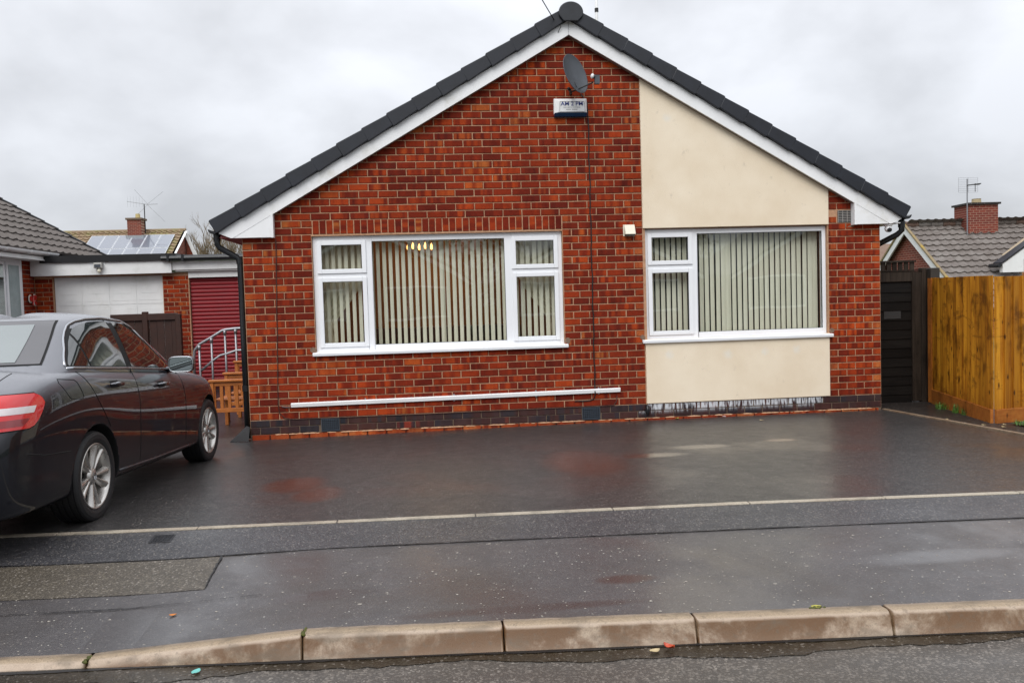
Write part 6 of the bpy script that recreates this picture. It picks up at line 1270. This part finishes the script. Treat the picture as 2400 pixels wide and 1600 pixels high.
for s in (1, -1):
    win(car, 'window_surround', s, -.115, 1.86, M_GAP, off=0.0025, n=60, full=True)
    win(car, 'quarter_window', s, -.085, .175, M_CGLASS, off=0.005); win(car, 'rear_door_window', s, .20, .80, M_CGLASS, off=0.005); win(car, 'front_door_window', s, .90, 1.80, M_CGLASS, off=0.005, n=30)
    pts = [(float(y), arcs(s, float(y))) for y in np.linspace(-.123, 1.86, 60)]; strip(s, [(float(a), b) for a, b in pts], .0105, M_CHROME, 'window_trim', car, sub=1)
    strip(s, [(float(y), bel(float(y)) - .004) for y in np.linspace(-.13, 1.88, 24)], .012, M_CHROME, 'belt_trim', car, sub=1)
    strip(s, [(.80, 1.04), (.80, 1.43)], .006, M_GAP, 'door_seal', car)
    strip(s, [(-.054, 1.06), (.02, .97), (.115, .84), (.20, .75), (.30, .64)], .0035, M_GAP, 'door_gap', car, sub=4)
    strip(s, [(.86, 1.03), (.865, .75), (.86, .30)], .0035, M_GAP, 'door_gap', car, sub=5)
    strip(s, [(1.90, .965), (1.93, .70), (1.93, .32)], .0035, M_GAP, 'door_gap', car, sub=5)
    strip(s, [(-.30, .545), (-.6, .565), (-.78, .60)], .004, M_GAP, 'bumper_gap', car, sub=5)
    strip(s, [(-.345, 1.00), (-.33, 1.026), (-.16, 1.01), (-.135, .99), (-.10, .90), (-.115, .878), (-.26, .888), (-.285, .91), (-.345, 1.00)], .0032, M_GAP, 'fuel_flap_gap' if s == 1 else 'panel_gap', car, sub=3)
    strip(s, [(.47, .285), (1.2, .262), (2.2, .25)], .010, plain('sill_edge', (0.05, 0.05, 0.055), 0.2), 'sill_trim', car, sub=5)
    for yh, zh in ((.335, .940), (1.285, .875)):
        q0 = side(s, yh, zh); q1 = side(s, yh + .20, zh - .006); hd = MB(); o_ = Vector((s * .030, 0, 0))
        hd.tube([q0 + o_ * .2, q0 + o_ + Vector((0, .03, 0)), q1 + o_ + Vector((0, -.03, 0)), q1 + o_ * .2], [.010, .015, .015, .010], 8); obj('door_handle', hd, M_PAINT, car, smooth=True)
        obj('handle_chrome', MB().tube([q0 + o_ * 1.1 + Vector((s * .007, .025, .010)), q1 + o_ * 1.1 + Vector((s * .007, -.02, .010))], .006, 6), M_CHROME, car, smooth=True)
        dsh = [[side(s, yh + .02 + .15 * a, zh - .03 + .055 * b, .0012) for b in (0, .5, 1)] for a in (0, .33, .66, 1)]; obj('handle_recess', MB().grid(dsh), M_GAP, car)
    # door mirror
    mc = Vector((s * 1.000, 1.66, 1.030)); mm = MB(); prof = []
    P = []
    for k, (dy, sc) in enumerate(((-.055, .96), (-.045, 1.0), (0, .98), (.05, .82), (.085, .5), (.10, .12))):
        P.append([mc + Vector((.112 * sc * (abs(math.cos(a)) ** .5) * (1 if math.cos(a) > 0 else -1), dy, .074 * sc * (abs(math.sin(a)) ** .5) * (1 if math.sin(a) > 0 else -1))) for a in [2 * PI * i / 24 for i in range(25)]])
    mo = obj('door_mirror', mm.grid(P), M_PAINT, car, smooth=True)
    rim_ = [mc + Vector((.104 * (abs(math.cos(a)) ** .5) * (1 if math.cos(a) > 0 else -1), -.052, .067 * (abs(math.sin(a)) ** .5) * (1 if math.sin(a) > 0 else -1))) for a in [2 * PI * i / 24 for i in range(24)]]
    mg = MB().add(rim_, [tuple(range(24))]); t_g = obj('mirror_glass', mg, plain('mirror_glass', (0.42, 0.48, 0.47), 0.03, 0.01, metal=1.0), mo, recalc=False)
    obj('mirror_trim', MB().tube([p_ + Vector((0, -.003, 0)) for p_ in rim_], .005, 5, closed=True), M_CHROME if s == 1 else M_PAINT, mo, smooth=True)
    obj('mirror_arm', MB().tube([mc + Vector((-s * .08, .02, -.04)), mc + Vector((-s * .17, .03, -.05))], [.022, .03], 8), M_PAINT, mo, smooth=True)
    # tail lamp wrapping round the rear corner
    cA = Vector((s * .45, -.42, 0))
    def tl(phi, z, off):
        d = Vector((s * math.cos(phi), -math.sin(phi), 0)); org = cA + d * 2; org.z = z; return hit(org, -d, off)
    def lamp(name, zs, mat, parent, off, pmax=96, pin=0.0):
        P = []
        for z in zs:
            pm = ip(z, [.752, .76, .80, .85, .895, .935, .955], [37, 33, 27, 21.5, 17.5, 20, 26]) + pin; row = []
            for i in range(19):
                q = tl(R(lerp(pm, pmax, i / 18)), z, off); row.append(q if q is not None else Vector((s * .6, -.9, z)))
            P.append(row)
        return obj(name, MB().grid(P), mat, parent, smooth=True)
    lamp('lamp_seal', [.746 + i * .0155 for i in range(15)], M_GAP, car, .003, 97, -1.0)
    tlm = lamp('tail_lamp', [.752 + i * .0145 for i in range(15)], M_TAIL, car, .008)
    lamp('reversing_band', [.842, .850, .858, .866, .874, .882], M_TAILW, tlm, .0095, 96, 9); lamp('lower_band', [.772, .782, .792, .802, .812], M_TAILD, tlm, .0093, 96, 10)
# rear and front screens
def screen(name, mat, y0, d, zs, ws, off, parent=car):
    P = []
    for z, w_ in zip(zs, ws):
        row = []
        for i in range(21):
            q = hit((lerp(-w_, w_, i / 20), y0, z), (0, d, 0), off); row.append(q)
        P.append(row)
    return obj(name, MB().grid(P), mat, parent, smooth=True)
zs = list(np.linspace(1.118, 1.425, 12)); ws = list(np.linspace(.72, .585, 12)); sc_r = screen('rear_screen_seal', M_GAP, -3, 1, zs, ws, .003)
zs = list(np.linspace(1.124, 1.42, 12)); ws = list(np.linspace(.705, .573, 12)); screen('rear_screen', plain('rear_screen_border', (0.055, 0.052, 0.056), 0.35, coat=0.6), -3, 1, zs, ws, .006)
zs = list(np.linspace(1.135, 1.392, 10)); ws = list(np.linspace(.56, .47, 10)); screen('rear_screen_glass', M_RGLASS, -3, 1, zs, ws, .009)
zs = list(np.linspace(1.06, 1.34, 12)); ws = list(np.linspace(.68, .55, 12)); screen('windscreen', M_CGLASS, 5, -1, zs, ws, .005)
# boot lid line
path = [hit((x, -.60 - .35 * (abs(x) < .0), 2), (0, 0, -1), 0) for x in np.linspace(.66, .66, 2)]
path = [hit((.64 + .05 * i / 10, -.46 - .45 * i / 10, 2), (0, 0, -1), 0.0) for i in range(11)]; path = [q for q in path if q is not None]; obj('boot_gap', MB().tube(path, .0035, 5), M_GAP, car, smooth=True)
# wheels
def wheel(s, y):
    Mw = Matrix.Translation((s * .905, y, WZ)) @ Matrix.Rotation(R(90) * s, 4, 'Y'); wt_ = bpy.data.objects.new('wheel', None); wt_.parent = car; COL.objects.link(wt_)
    prof = [(0.235, -.20), (.265, -.215), (.300, -.205), (.314, -.185)]
    for i in range(4):
        z0 = -.180 + i * .041; prof += [(.318, z0), (.318, z0 + .032), (.310, z0 + .034), (.310, z0 + .039)]
    prof += [(.316, -.016), (.309, -.004), (.290, .006), (.262, .006), (.240, -.002), (.228, -.012), (.226, -.03)]
    obj('tyre', MB().lathe(prof, 72, Mw, cap=False), M_TYRE, wt_)
    rimp = [(.233, -.004), (.229, .001), (.223, -.003), (.216, -.020), (.200, -.10), (.195, -.19)]; obj('rim', MB().lathe(rimp, 64, Mw, cap=False), M_RIM, wt_, smooth=True)
    obj('brake_disc', MB().lathe([(.001, -.10), (.15, -.10), (.15, -.12)], 32, Mw), plain('brake_dark', (0.03, 0.028, 0.026), 0.5, metal=0.5), wt_)
    sp_ = MB()
    for k in range(5):
        for sg in (-1, 1):
            a0 = 2 * PI * k / 5 + R(6)
            def pt(rd, da, h): a = a0 + sg * da; return Mw @ Vector((rd * math.cos(a), rd * math.sin(a), h))
            rr_ = [(.045, R(20), R(1.5), -.030), (.09, R(21), R(4), -.026), (.14, R(20), R(5.5), -.022), (.19, R(20.5), R(6.2), -.016), (.222, R(22), R(6.5), -.012)]
            P = []
            for (rd, ao, ai, h) in rr_: P.append([pt(rd, ai, h - .022), pt(rd, ai + (ao - ai) * .08, h - .002), pt(rd, ai + (ao - ai) * .4, h + .006), pt(rd, ai + (ao - ai) * .85, h - .006), pt(rd, ao, h - .034)])
            sp_.grid(P)
    obj('spokes', sp_, M_RIM, wt_, smooth=True)
    obj('hub_cap', MB().lathe([(.070, -.055), (.062, -.03), (.045, -.020), (.034, -.016), (.001, -.014)], 28, Mw), M_RIM, wt_, smooth=True)
    st_ = MB(); ring_ = [Mw @ Vector((.026 * math.cos(a), .026 * math.sin(a), -.013)) for a in [2 * PI * i / 20 for i in range(20)]]; st_.tube(ring_, .002, 5, closed=True)
    for k in range(3): a = 2 * PI * k / 3 + PI / 2; st_.tube([Mw @ Vector((0, 0, -.012)), Mw @ Vector((.026 * math.cos(a), .026 * math.sin(a), -.013))], [.003, .001], 5)
    obj('hub_emblem', st_, M_CHROME, wt_)
for y in WHY:
    for s in (1, -1): wheel(s, y)
# underbody
obj('underbody', MB().box(-.72, .72, -.75, 3.0, .20, .30), M_ARCH, car)


P = []
for z in np.linspace(.80, .905, 4): P.append([hit((lerp(-.26, .26, i / 8), -3, float(z)), (0, 1, 0), .010) for i in range(9)])
obj('number_plate', MB().grid(P), plain('plate_yellow', (0.55, 0.42, 0.04), 0.4), car)
pth = [hit((lerp(-.36, .36, i / 12), -3, .935), (0, 1, 0), .004) for i in range(13)]; obj('boot_chrome', MB().tube(pth, .009, 6), M_CHROME, car, smooth=True)
pth = [hit((lerp(-.60, .60, i / 16), -3, .725), (0, 1, 0), 0.0) for i in range(17)]; obj('boot_gap', MB().tube(pth, .004, 5), M_GAP, car, smooth=True)
